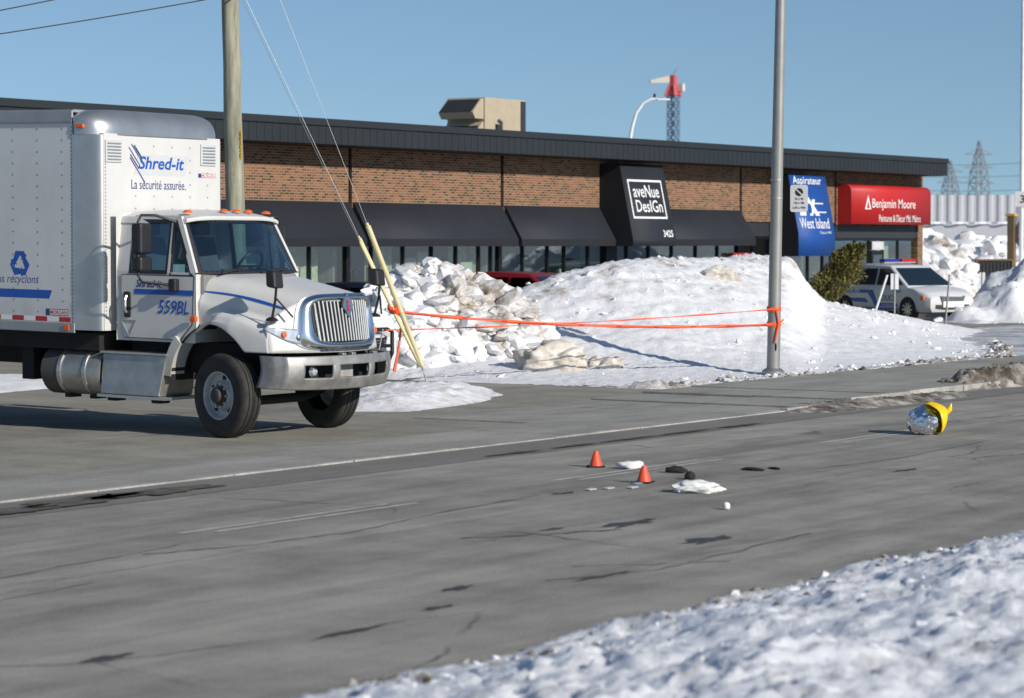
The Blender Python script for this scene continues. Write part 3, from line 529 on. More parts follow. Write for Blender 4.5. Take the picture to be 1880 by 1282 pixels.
# ================================================================== TRUCK  (local x forward from the front axle, y to its left, z up)
truck = thing('box_truck', 'white box truck with blue stripe and lettering waiting in the driveway', 'truck', (25.0, 20.4, .015), rad(-88.5))
SH = .018
def tp(mb, name, m, parent=truck, **k): return mb.build(name, m, parent, shear=k.pop('shear', SH), **k)
def hoodfront(y, z): return 1.1 - .2 * (y / .8) ** 2 - .15 * (z - 1.1)
def hood_prof(s):
    def L_(*t): return float(np.interp(s, [a for a, b in t], [b for a, b in t]))
    zt = L_((0, 2.0), (.3, 1.955), (.6, 1.88), (1, 1.77)); x = -.47 + s * 1.35
    fy = L_((0, 1.05), (.15, 1.09), (.3, 1.16), (.55, 1.175), (.75, 1.15), (1, 1.12)); fs = L_((0, 1.36), (.15, 1.46), (.35, 1.53), (.6, 1.5), (1, 1.36))
    a2 = .72 ** 2 - (x + .1) ** 2; low = .66 + math.sqrt(a2) if a2 > 0 else .6
    low = max(low, 1.06) if x > 0 else low
    hy = L_((0, .98), (.4, .9), (1, .8)); hz = L_((0, 1.66), (.4, 1.62), (1, 1.44))
    return [(fy, min(low, fs - .06)), (fy, min(low, fs - .06) + .3 * (fs - low) if fs > low else low), (fy - .015, fs - .09), (fy - .075, fs - .02), (hy + .02, hz - .06), (hy - .02, hz + .04), (hy - .09, zt - .13), (hy - .2, zt - .05), (hy - .42, zt - .012), (0, zt)]
def hood_pt(s, t):        # t in [0,1] from right lower edge over the top to the left lower edge
    p = hood_prof(s); n = len(p) - 1; q = (t * 2 if t <= .5 else (1 - t) * 2) * n; i = min(int(q), n - 1); f = q - i
    P = [p[max(i - 1, 0)], p[i], p[i + 1], p[min(i + 2, n)]]
    def cr(k): return P[1][k] + .5 * f * (P[2][k] - P[0][k] + f * (2 * P[0][k] - 5 * P[1][k] + 4 * P[2][k] - P[3][k] + f * (3 * (P[1][k] - P[2][k]) + P[3][k] - P[0][k])))
    y, z = cr(0), cr(1); y = -y if t <= .5 else y; xf = hoodfront(y, z); return (-.47 + s * (xf + .47), y, z)
hood = tp(MB().grid(hood_pt, 44, 72), 'hood', 'truck_white', smooth=42, solid=.02)
fr = MB(); fr.grid(lambda a, b: (lambda y, z: (hoodfront(y, z) - .004, y, z))(-1.115 + 2.23 * a, 1.06 + (hood_pt(1, .5 - .5 * (1 - abs(2 * a - 1)) if a < .5 else .5 + .5 * (1 - abs(2 * a - 1)))[2] * 0 + (1.77 - .32 * abs(2 * a - 1) ** 2.6 - .09 * abs(2 * a - 1) ** 12) - 1.06) * b), 40, 12)
tp(fr, 'front_panel', 'truck_white', smooth=40, solid=.015)
# blue stripe following the hood side
def stripe_t(s, z):
    lo, hi = .3, .47
    for _ in range(24):
        m_ = (lo + hi) / 2
        if hood_pt(s, m_)[2] < z: lo = m_
        else: hi = m_
    return lo
st = MB(); n = 30; vs = []
for i in range(n + 1):
    s = .01 + .97 * i / n; zc = 1.745 - .03 * s - .2 * s ** 2.2
    for dz in (-.032, .032):
        p = Vector(hood_pt(s, stripe_t(s, zc + dz))); vs.append(p + Vector((0, -.007, .004)))
st.add(vs, [(2 * i, 2 * i + 2, 2 * i + 3, 2 * i + 1) for i in range(n)]); tp(st, 'stripe', 'decal_blue', hood)
# fender tail behind the wheel
ft = MB(); a0 = [(-.12 + .72 * math.cos(rad(a)), .66 + .72 * math.sin(rad(a))) for a in range(140, 182, 6)]; a1 = [(-.12 + .86 * math.cos(rad(a)) + .02, .66 + .86 * math.sin(rad(a))) for a in range(140, 182, 6)]
for sgn in (-1, 1):
    ft = MB(); poly = a0 + a1[::-1]; ft.prism(poly, .84, 1.1, lambda p, t, sg=sgn: (p[0], sg * t, p[1])); tp(ft, 'fender_skirt', 'truck_white', hood, smooth=40)
    il = MB(); n = 24; il.add([(-.1 + .74 * math.cos(math.pi * i / n), sgn * y, .66 + .74 * math.sin(math.pi * i / n)) for i in range(n + 1) for y in (.66, 1.09)], [(2 * i, 2 * i + 1, 2 * i + 3, 2 * i + 2) for i in range(n)]); tp(il, 'wheel_well', 'frame_dark', hood, smooth=40)
    mk = MB(); mk.box(-.5, -.41, sgn * 1.08, sgn * 1.135, 1.4, 1.47); tp(mk, 'side_marker', 'orange_lens', hood, bevel=.012)
    hl = MB()
    def hp(a, b, e, sg=sgn):
        y = .62 + .51 * a; zb = 1.165 + .175 * max(0, (a - .3) / .7) ** 1.5; zt = 1.345 + .025 * a; z = zb + (zt - zb) * b; return (hoodfront(y, z) + e - .04 * max(0, a - .8), sg * y, z)
    hl.grid(lambda a, b: hp(a, b, .014), 14, 5); hlo = tp(hl, 'headlight', 'lamp_clear', hood, smooth=50, solid=.02)
    for (a, m_) in ((.62, 'orange_lens'), (.28, 'chrome')):
        c = Vector(hp(a, .45, .02)); k_ = MB(); k_.lathe([(0.001, .012), (.03, .01), (.045, 0)], 14, lambda r, q, h: (c.x + h, c.y + r * math.cos(q), c.z + r * math.sin(q))); tp(k_, 'bulb', m_, hlo)
# chrome grille surround and bars
def gz_half(z): return .5 + .12 * (z - 1.2) / .5
def surround(a, b):
    ang = 2 * math.pi * a; cx, cz = math.cos(ang), math.sin(ang); k = (abs(cx) ** 5 + abs(cz) ** 5) ** (-.2)
    y0, z0 = .56 * cx * k, 1.44 + .255 * cz * k; z1 = 1.43 + .345 * cz * k; y1 = (.8 - .1 * (z1 - 1.43) / .345) * cx * k
    y = y0 + (y1 - y0) * b; z = z0 + (z1 - z0) * b; y *= 1 + .1 * (z - 1.44)
    return (hoodfront(y, z) + .012 + .055 * math.sin(math.pi * min(1, b * 1.15)), y, z)
grille = tp(MB().grid(surround, 64, 8), 'grille', 'chrome', smooth=60)
bk = MB(); bk.grid(lambda a, b: (hoodfront(-.56 + 1.12 * a, 1.18 + .5 * b) + .004, -.56 + 1.12 * a, 1.18 + .5 * b), 10, 4); tp(bk, 'grille_backing', 'black_plastic', grille)
for i in range(18):
    f = (i + .5) / 18 * 2 - 1; ps = []
    zt = 1.685 - (.15 if abs(f) < .12 else .09 if abs(f) < .2 else 0)
    for z in (1.195, 1.35, 1.5, zt): y = f * .545 * (1 + .1 * (z - 1.44)); ps.append((hoodfront(y, z) + .022, y, z))
    b_ = MB(); b_.tube(ps, .015, 5); tp(b_, 'grille_bar', 'bright_metal', grille)
em = MB(); c = Vector((hoodfront(0, 1.64) + .05, 0, 1.63)); em.prism([(0, -.15), (.11, 0), (0, .15), (-.11, 0)], -.02, .012, lambda p, t: (c.x + t - .15 * p[1], p[0], c.z + p[1])); emo = tp(em, 'emblem', 'chrome', grille)
em = MB()
for z0, z1, w_ in ((.018, .07, .035), (-.075, -.03, .035), (-.022, .01, .045)): em.add([(c.x + .016 - .15 * z0, -w_ * .8, c.z + z0), (c.x + .016 - .15 * z0, w_ * .8, c.z + z0), (c.x + .016 - .15 * z1, w_ * .35, c.z + z1), (c.x + .016 - .15 * z1, -w_ * .35, c.z + z1)], [(0, 1, 2, 3)])
tp(em, 'emblem_mark', 'decal_red', emo)
sl = MB(); sl.grid(lambda a, b: (hoodfront(-.5 + a, 1.09) + .012, -.5 + a, 1.075 + .03 * b), 12, 1); tp(sl, 'air_slot', 'black_plastic', hood)
# bumper with three openings
def bump_pt(a, b):
    t = a * 2 - 1; y = 1.12 * math.sin(t * math.pi / 2 * 1.0) if abs(t) < .999 else 1.12 * t
    x = 1.18 - .2 * abs(y / 1.0) ** 2.4; 
    if abs(t) > .8: y = math.copysign(1.1 + .03 * min(1, (abs(t) - .8) / .1), t) if abs(t) > .86 else y; x = x - (abs(t) - .8) / .2 * .34
    z = .605 + .42 * b + .03 * (1 - b) * abs(t) ** 2; x += .035 * math.sin(math.pi * b) - .06 * (1 - b) ** 2
    return (x, y, z)
def bump_keep(a, b):
    y = bump_pt(a, b)[1]; return not (.34 < b < .72 and (abs(y) < .3 or .42 < abs(y) < .86))
bmp_ = tp(MB().grid(bump_pt, 80, 26, bump_keep), 'bumper', 'bumper_metal', smooth=50, solid=.03)
tp(MB().grid(lambda a, b: (.93 - .12 * abs(2 * a - 1) ** 2, -1.0 + 2.0 * a, .68 + .3 * b), 8, 1), 'bumper_backing', 'frame_dark', bmp_)
for sg in (-1, 1):
    fl = MB(); fl.lathe([(.001, .03), (.05, .02), (.07, -.02)], 16, lambda r, q, h: (1.0 + h, sg * .6 + r * math.cos(q), .83 + r * math.sin(q) * .9)); tp(fl, 'fog_light', 'lamp_clear', bmp_, smooth=40)
tp(MB().box(1.02, 1.035, -.16, .16, .74, .9), 'number_plate', 'kerb_stone', bmp_)
for y in (-.15, .05, .5): tp(MB().box(1.06, 1.14, y - .04, y + .04, 1.012, 1.05), 'tow_pin', 'bright_metal', bmp_, bevel=.008)
# cab: lower shell, roof, pillars, panes, interior
def cab_side(z): return 1.05 - .02 * abs(z - 1.6) if z < 2 else 1.042 - (z - 2) * .17
cb = MB(); zs = [1.13, 1.2, 1.4, 1.6, 1.8, 2.0]
for sg in (-1, 1): cb.grid(lambda a, b: (-1.75 + 1.27 * a, sg * cab_side(1.13 + .87 * b), 1.13 + .87 * b), 2, 8)
cb.grid(lambda a, b: (-1.75, -1.05 + 2.1 * a, 1.13 + 1.6 * b), 4, 4); cb.grid(lambda a, b: (-1.75 + 1.28 * a, -1.03 + 2.06 * b, 1.135), 2, 2)
cb.grid(lambda a, b: (-.475, -1.04 + 2.08 * a, 1.14 + .84 * b), 4, 4)
cab = tp(cb, 'cab', 'truck_white', smooth=35)
def roof_pt(a, b):
    x = -1.78 + 1.06 * a; t = 2 * b - 1; y = .945 * t; e = 1 - abs(t) ** 5; f = 1 - max(0, (a - .8) / .2) ** 2 * .5
    xx = x + (.1 * (1 - t * t) * (a > .85) * (a - .85) / .15); return (xx, y * (1 - .03 * a), 2.66 + .085 * e * f + .035 * (1 - t * t) * math.sin(math.pi * min(1, a * .9 + .1)))
rf = MB(); rf.grid(roof_pt, 24, 30)
rf.grid(lambda a, b: (lambda p: (p[0] + .012 * math.sin(a * 3.1), p[1] * (1 + .02 * a), p[2] - .05 * a))(roof_pt(1, b)), 3, 30)
for t in (0, 1): rf.grid(lambda a, b: (lambda p: (p[0], p[1] * (1 + .015 * a), p[2] - .06 * a))(roof_pt(b, t)), 2, 24)
roofo = tp(rf, 'cab_roof', 'truck_white', cab, smooth=55)
for y in (-.78, -.12, .13, .38, .8):
    k_ = MB(); k_.lathe([(.001, .05), (.035, .042), (.055, .02), (.06, 0)], 14, lambda r, q, h: (-.83 + r * math.cos(q) * 1.1 + .06 * (1 - (y / .9) ** 2), y + r * math.sin(q), 2.725 + .03 * (1 - y * y) + h * .8)); tp(k_, 'clearance_lamp', 'orange_lens', roofo, smooth=50)
def side_y(z): return cab_side(z)
def ws(a, b):      # windshield a across, b up
    t = 2 * a - 1; y = t * (1.0 - .085 * b); return (-.47 + .15 * (1 - t * t) - b * (.34 - .02 * (1 - t * t)), y, 1.985 + .685 * b)
tp(MB().grid(lambda a, b: ws(.035 + .93 * a, .03 + .93 * b), 24, 8), 'windshield', 'cab_glass', cab, smooth=60)
wf = MB(); wf.grid(lambda a, b: ws(a, b * .06), 24, 1); wf.grid(lambda a, b: ws(a, .93 + b * .09), 24, 1); wf.grid(lambda a, b: ws(a * .045, b), 1, 8); wf.grid(lambda a, b: ws(.955 + a * .045, b), 1, 8); tp(wf, 'windshield_seal', 'black_plastic', cab, solid=.012)
for sg in (-1, 1):
    fr_ = MB()
    def quad(pts): fr_.prism(pts, 0, .045, lambda p, t: (p[0], sg * (side_y(p[1]) - t), p[1]))
    quad([(-1.75, 2.0), (-1.53, 2.0), (-1.53, 2.68), (-1.75, 2.68)]); quad([(-1.53, 2.62), (-.9, 2.62), (-.78, 2.7), (-1.53, 2.7)]); quad([(-.95, 2.0), (-.89, 2.0), (-.89, 2.64), (-.95, 2.64)])
    quad([(-.56, 2.0), (-.47, 2.0), (-.8, 2.7), (-.89, 2.64)]); tp(fr_, 'door_frame', 'truck_white', cab)
    pn_ = MB(); pn_.prism([(-1.53, 1.99), (-.95, 2.0), (-.95, 2.62), (-1.53, 2.62)], .02, .026, lambda p, t: (p[0], sg * (side_y(p[1]) - t), p[1])); tp(pn_, 'door_window', 'cab_glass', cab)
    pn_ = MB(); pn_.prism([(-.89, 1.95), (-.53, 1.95), (-.87, 2.62), (-.89, 2.62)], .02, .026, lambda p, t: (p[0], sg * (side_y(p[1]) - t), p[1])); tp(pn_, 'vent_window', 'cab_glass', cab)
    for pl in ([(-1.55, 1.97), (-1.49, 2.02), (-1.49, 2.6), (-1.55, 2.65)], [(-1.55, 1.97), (-.93, 1.97), (-.96, 2.02), (-1.49, 2.02)], [(-1.55, 2.65), (-1.49, 2.6), (-.96, 2.6), (-.93, 2.65)], [(-.96, 2.02), (-.93, 1.97), (-.93, 2.65), (-.96, 2.6)],
               [(-.9, 1.93), (-.87, 1.97), (-.87, 2.58), (-.9, 2.65)], [(-.9, 1.93), (-.49, 1.93), (-.56, 1.97), (-.87, 1.97)], [(-.49, 1.93), (-.85, 2.65), (-.87, 2.58), (-.56, 1.97)]):
        k_ = MB(); k_.prism(pl, -.006, .03, lambda p, t: (p[0], sg * (side_y(p[1]) - t), p[1])); tp(k_, 'window_seal', 'black_plastic', cab)
    dp = MB(); poly = [(-1.63, 1.17), (-.72, 1.17), (-.53, 1.36), (-.5, 1.95), (-1.66, 1.95), (-1.67, 1.3)]
    dp.add([(x, sg * (side_y(z) + .012), z) for x, z in poly] + [(x, sg * (side_y(z) - .01), z) for x, z in poly], [tuple(range(6))] + [(i, (i + 1) % 6, (i + 1) % 6 + 6, i + 6) for i in range(6)]); door = tp(dp, 'door', 'truck_white', cab)
    gp = MB(); e = .012
    for i in range(6):
        a_, b_ = poly[i], poly[(i + 1) % 6]; gp.tube([(a_[0], sg * (side_y(a_[1]) + .004), a_[1]), (b_[0], sg * (side_y(b_[1]) + .004), b_[1])], .009, 4)
    tp(gp, 'door_gap', 'black_plastic', door)
    hd = MB(); hd.box(-1.62, -1.51, sg * 1.045, sg * 1.075, 1.42, 1.74); hdo = tp(hd, 'door_handle', 'black_plastic', door, bevel=.02); tp(MB().tube([(-1.565, sg * 1.08, 1.48), (-1.565, sg * 1.1, 1.52), (-1.565, sg * 1.1, 1.64), (-1.565, sg * 1.08, 1.69)], .018, 6), 'pull_bar', 'bright_metal', hdo)
    tr_ = MB(); T3 = [(-1.66, 1.38), (-1.42, 1.38), (-1.53, 1.18)]
    for i in range(3): tr_.tube([(T3[i][0], sg * 1.062, T3[i][1]), (T3[(i + 1) % 3][0], sg * 1.062, T3[(i + 1) % 3][1])], .006, 4)
    tp(tr_, 'door_mark', 'box_rail', door)
    if sg < 0:
        q_ = MB(); q_.add([(-1.45, -1.0601, 1.715), (-.505, -1.0601, 1.715), (-.505, -1.0588, 1.78), (-1.45, -1.0588, 1.78)], [(0, 1, 2, 3)]); tp(q_, 'stripe', 'decal_blue', door)
        lettering('Shred-it', (-1.42, -1.0585, 1.8), (1, 0, 0), (0, .02, 1), .42, .1, 'decal_navy', door, shear=.25, bold=.02, sh=SH); lettering('559BL', (-1.07, -1.06, 1.48), (1, 0, 0), (0, -.008, 1), .5, .17, 'decal_blue', door, shear=.25, bold=.012, sh=SH)
# interior
tp(MB().box(-.72, -.42, -.95, .95, 1.7, 1.98), 'dashboard', 'dash_grey', cab, bevel=.04)
for y in (-.5, .5):
    s_ = MB(); s_.box(-1.6, -1.1, y - .25, y + .25, 1.5, 1.75); s_.hexa([(-1.65, y - .24, 1.75), (-1.45, y - .24, 1.75), (-1.45, y + .24, 1.75), (-1.65, y + .24, 1.75), (-1.72, y - .22, 2.42), (-1.6, y - .22, 2.42), (-1.6, y + .22, 2.42), (-1.72, y + .22, 2.42)]); s_.box(-1.72, -1.6, y - .14, y + .14, 2.45, 2.62); tp(s_, 'seat', 'seat_fabric', cab, bevel=.03)
sw = MB(); sw.tube([(-.86 + .12 * math.sin(i * .2618) * 1.0, .5 + .23 * math.cos(i * .2618), 2.06 + .19 * math.sin(i * .2618)) for i in range(25)], .017, 6); sw.bar((-.86, .27, 2.06), (-.86, .73, 2.06), .015); sw.bar((-.86, .5, 2.06), (-.6, .5, 1.85), .03); tp(sw, 'steering_wheel', 'black_plastic', cab)
wp = MB(); 
for y0, y1 in ((-.75, -.15), (.05, .65)): wp.tube([(-.3, y0, 2.0), (-.34, (y0 + y1) / 2, 2.035), (-.36, y1, 2.04)], .014, 5)
tp(wp, 'wiper', 'black_plastic', cab)
# mirrors
for sg in (-1, 1):
    m_ = MB(); m_.tube([(-.86, sg * .97, 2.62), (-1.0, sg * 1.16, 2.7), (-1.07, sg * 1.36, 2.7), (-1.07, sg * 1.42, 2.62), (-1.07, sg * 1.42, 1.95), (-1.04, sg * 1.38, 1.88), (-.8, sg * 1.1, 1.84)], .017, 8); mo = tp(m_, 'side_mirror', 'black_plastic', truck, smooth=50)
    tp(MB().box(-.83, -.72, sg * 1.05, sg * 1.15, 1.76, 1.92), 'mirror_bracket', 'black_plastic', mo, bevel=.02)
    for z0, z1, xo in ((2.22, 2.6, 0), (2.0, 2.19, 0)):
        h_ = MB(); h_.box(-1.16, -1.0, sg * 1.22, sg * 1.46, z0, z1); ho = tp(h_, 'mirror_head', 'black_plastic', mo, bevel=.035); tp(MB().box(-1.168, -1.162, sg * 1.25, sg * 1.43, z0 + .03, z1 - .03), 'mirror_glass', 'chrome', mo)
    m_ = MB(); m_.tube([(.72, sg * 1.06, 1.47), (.78, sg * 1.07, 1.7), (.8, sg * 1.07, 1.9)], .016, 6); m_.tube([(.93, sg * .92, 1.5), (.8, sg * 1.07, 1.72)], .012, 6); m_.lathe([(.09, 0), (.07, .03), (.02, .05)], 14, lambda r, q, h: (.72 + r * math.cos(q), sg * 1.06 + r * math.sin(q) * .8, 1.45 + h)); hm = tp(m_, 'hood_mirror', 'black_plastic', truck, smooth=50)
    h_ = MB(); h_.hexa([(.7, sg * .96, 1.86), (.84, sg * .96, 1.84), (.84, sg * 1.16, 1.84), (.7, sg * 1.16, 1.86), (.7, sg * .95, 2.07), (.82, sg * .97, 2.05), (.82, sg * 1.15, 2.05), (.7, sg * 1.17, 2.07)]); tp(h_, 'mirror_head', 'black_plastic', hm, bevel=.03)
# cargo box
BX, BR, BY, BZ0, BZ1 = -1.86, -8.3, 1.27, 1.22, 4.02
boxb = tp(MB().box(BR, -2.27, -BY, BY, 1.32, 3.84), 'cargo_box', 'box_white_lifted')
fp = MB(); fp.box(-2.27, BX, -1.15, 1.15, 1.24, 3.72); tp(fp, 'front_wall', 'truck_white', boxb)
for sg in (-1, 1):
    cp = MB(); k = 10; arc = [(-2.27 + .41 * math.sin(math.pi / 2 * i / k), sg * (1.15 + .125 * math.cos(math.pi / 2 * i / k))) for i in range(k + 1)]; arc = [(-2.272, sg * 1.275)] + arc
    poly = arc + [(-2.27, sg * 1.15)]; cp.prism(poly, 1.24, 3.7, lambda p, t: (p[0], p[1], t)); tp(cp, 'corner_post', 'bright_metal' if sg < 0 else 'box_rail', boxb, smooth=40)
    tp(MB().box(BR, -2.26, sg * 1.255, sg * 1.29, 3.84, 4.0), 'top_rail', 'box_rail', boxb, bevel=.01); tp(MB().box(BR, -2.25, sg * 1.25, sg * 1.285, 1.2, 1.318), 'bottom_rail', 'box_rail', boxb, bevel=.008)
cap = MB()
def cap_pt(a, b):       # a across, b from rear of cap over the round nose down to its lower edge
    t = 2 * a - 1; sy = math.copysign(min(1, abs(t) / .86), t); ex = max(0, (abs(t) - .86) / .14); y = sy * (1.285 - .26 * (1 - math.cos(ex * math.pi / 2))) if ex > 0 else sy * 1.02
    y = 1.29 * math.copysign(1 - (1 - abs(t)) ** 2.2, t); rr = 1 - abs(y / 1.29) ** 8
    if b < .3: x = -2.28 + .16 * b / .3; z = 4.03
    elif b < .75: q = (b - .3) / .45 * math.pi / 2; x = -2.12 + .27 * math.sin(q); z = 4.03 - .27 * (1 - math.cos(q))
    else: x = -1.85; z = 3.76 - .06 * (b - .75) / .25
    x = -2.28 + (x + 2.28) * (.12 + .88 * rr ** .5) ; z = z - .12 * (1 - rr) * (z - 3.7) / .33
    return (x, y, z)
cap.grid(cap_pt, 48, 18); capo = tp(cap, 'roof_cap', 'aluminium_cap', boxb, smooth=50, solid=.01)
tp(MB().box(BR, -2.27, -1.26, 1.26, 3.98, 4.015), 'box_roof', 'box_rail', boxb)
for sg in (-1, 1): tp(MB().box(-2.2, -2.07, sg * 1.262, sg * 1.3, 3.78, 3.83), 'marker_lamp', 'orange_lens', capo, bevel=.008)
for y0 in (-1.13, .74):
    v_ = tp(MB().box(BX, BX + .02, y0, y0 + .31, 3.36, 3.64), 'vent', 'decal_grey', boxb, bevel=.004)
    for i in range(6): tp(MB().box(BX + .021, BX + .032, y0 + .03, y0 + .28, 3.39 + .04 * i, 3.405 + .04 * i), 'vent_louvre', 'box_rail', v_)
rv = MB()
def rivet(x, y, z, nx, ny): rv.add([(x + nx * .0016 + (ny != 0) * dx, y + ny * .0016 + (nx != 0) * dx, z + dz) for dx, dz in ((-.011, -.011), (.011, -.011), (.011, .011), (-.011, .011))], [(0, 1, 2, 3)])
for i in range(13):
    x = -2.45 - i * .42
    for j in range(17): rivet(x, -1.27, 1.45 + j * .145, 0, -1)
for i in range(130): rivet(-2.3 - i * .045, -1.292, 3.86, 0, -1)
for j in range(50): rivet(-2.29, -1.27, 1.34 + j * .05, 0, -1); rivet(BX, -1.12, 1.4 + j * .045, 1, 0)
for i in range(5):
    for j in range(14): rivet(BX, -.55 + i * .36, 1.5 + j * .16, 1, 0)
rvo = tp(rv, 'rivets', 'box_rail', boxb, fix=False); rvo['kind'] = 'stuff'
for i in range(24):
    x0 = -2.32 - i * .2; q_ = MB(); q_.box(x0 - .195, x0, -1.272, -1.2685, 1.335, 1.395); tp(q_, 'reflector', 'decal_red' if i % 2 == 0 else 'decal_white', boxb)
tp(MB().box(-2.42, -2.33, -1.3, -1.286, 1.23, 1.3), 'side_lamp', 'orange_lens', boxb, bevel=.006)
X1 = BX + .002
pl = MB(); pl.add([(X1, -.58, 3.21), (X1, .45, 3.21), (X1, .5, 3.47), (X1, -.5, 3.47)], [(0, 1, 2, 3)]); tp(pl, 'sign_plate', 'decal_grey', boxb)
lettering('Shred-it', (X1 + .002, -.49, 3.285), (0, 1, 0), (0, 0, 1), .9, .165, 'decal_blue', boxb, shear=.22, bold=.022, sh=SH); lettering('La sécurité assurée.', (X1 + .001, -.63, 3.03), (0, 1, 0), (0, 0, 1), 1.07, .12, 'decal_navy', boxb, sh=SH)
sk = MB()
for ya, za, yb, zb in ((-.68, 3.56, -.47, 3.33), (-.63, 3.6, -.44, 3.39), (-.585, 3.585, -.44, 3.425), (-.55, 3.56, -.44, 3.44), (-.66, 3.43, -.37, 3.11), (-.655, 3.47, -.49, 3.29)):
    e_ = .003 + .0006 * (len(sk.f)); sk.add([(X1 + e_, ya, za - .006), (X1 + e_, ya + .008, za + .005), (X1 + e_, yb + .008, zb + .005), (X1 + e_, yb, zb - .006)], [(0, 1, 2, 3)])
tp(sk, 'emblem', 'decal_navy', boxb, fix=False)
def badge(org, r, wd, ht):
    o_ = Vector(org); r = Vector(r); u_ = Vector((0, 0, 1)); n_ = r.cross(u_)
    def rect(a, b, c_, d, m_, e): q_ = MB(); q_.add([o_ + r * a + u_ * c_ + n_ * e, o_ + r * b + u_ * c_ + n_ * e, o_ + r * b + u_ * d + n_ * e, o_ + r * a + u_ * d + n_ * e], [(0, 1, 2, 3)]); return tp(q_, 'maker_badge', m_, boxb)
    bd = rect(0, wd, 0, ht, 'decal_red', .0005); rect(0, wd * .16, 0, ht, 'decal_navy', .001); rect(wd * .18, wd * .98, ht * .12, ht * .88, 'decal_white', .001)
    lettering('MORGAN', o_ + r * wd * .2 + u_ * ht * .2 + n_ * .0015, r, (0, 0, 1), wd * .75, ht * .6, 'decal_red', boxb, bold=.02, sh=SH)
badge((X1, .7, 3.2), (0, 1, 0), .35, .055); badge((-2.74, -1.2702, 1.41), (1, 0, 0), .38, .085)
st = MB(); st.add([(-8.2, -1.2705, 1.62), (-2.68, -1.2705, 1.62), (-2.63, -1.2705, 1.73), (-8.2, -1.2705, 1.73)], [(0, 1, 2, 3)]); tp(st, 'stripe', 'decal_blue', boxb); lettering('nous recyclons', (-3.72, -1.2705, 1.775), (1, 0, 0), (0, 0, 1), .86, .14, 'decal_navy', boxb, shear=.2, sh=SH)
rc = MB(); cx, cz = -3.18, 2.055
for k in range(3):
    a = rad(120 * k); ca, sa = math.cos(a), math.sin(a)
    poly = [(-.45, .92), (.45, .92), (.55, .72), (.72, .66), (.52, .22), (.06, .3), (.22, .42), (.02, .62), (-.3, .14), (-.68, .34)]
    rc.add([(cx + .165 * (x * ca + z * sa), -1.2705, cz + .175 * (-x * sa + z * ca)) for x, z in poly], [tuple(range(len(poly)))])
tp(rc, 'recycling_symbol', 'decal_blue', boxb, fix=False)
# chassis, tank, step box, wheels
for sg in (-1, 1): tp(MB().box(BR, .9, sg * .38, sg * .46, .72, .98), 'frame_rail', 'frame_dark')
tp(MB().box(BR, -2.0, -1.1, 1.1, .98, 1.2), 'underbody', 'frame_dark'); tp(MB().box(-3.5, -3.3, -.9, .9, .55, .98), 'crossmember', 'frame_dark'); tp(MB().box(-1.75, .6, -.75, .75, .75, 1.13), 'engine_block', 'frame_dark')
tk = MB(); tk.lathe([(.001, -2.93), (.24, -2.93), (.29, -2.88), (.3, -2.82), (.3, -2.02), (.28, -1.97), (.001, -1.97)], 28, lambda r, q, h: (h, -.87 + r * math.cos(q), .7 + r * math.sin(q))); tank = tp(tk, 'fuel_tank', 'aluminium', truck, smooth=40)
tp(MB().lathe([(.001, -2.99), (.25, -2.98), (.305, -2.92), (.306, -2.68)], 28, lambda r, q, h: (h, -.87 + r * math.cos(q), .7 + r * math.sin(q))), 'tank_end', 'tank_dark', tank, smooth=40)
for h in (-2.62, -2.2):
    s_ = MB(); s_.lathe([(.3, h - .025), (.315, h - .025), (.315, h + .025), (.3, h + .025)], 28, lambda r, q, hh: (hh, -.87 + r * math.cos(q), .7 + r * math.sin(q))); tp(s_, 'tank_strap', 'bright_metal', tank); tp(MB().box(h - .05, h + .05, -1.0, -.8, .36, .41), 'tank_bracket', 'frame_dark', tank)
sb = MB(); sb.hexa([(-1.93, -1.16, .45), (-.98, -1.16, .45), (-.98, -.5, .45), (-1.93, -.5, .45), (-1.93, -1.1, .96), (-.9, -1.1, .96), (-.9, -.5, .96), (-1.93, -.5, .96)]); stp = tp(sb, 'step_box', 'aluminium', truck, bevel=.012)
tp(MB().box(-1.97, -.86, -1.18, -.5, .41, .445), 'step', 'bright_metal', stp); tp(MB().box(-1.95, -.88, -1.14, -.5, .962, .985), 'step', 'bright_metal', stp)
for x in (-1.8, -1.08): tp(MB().box(x - .08, x + .08, -1.1, -.9, .36, .408), 'step_bracket', 'frame_dark', stp, bevel=.02)
tp(MB().tube([(0, -.9, .5), (0, -.5, .42), (0, .5, .42), (0, .9, .5)], .06, 8), 'front_axle', 'frame_dark', shear=0)
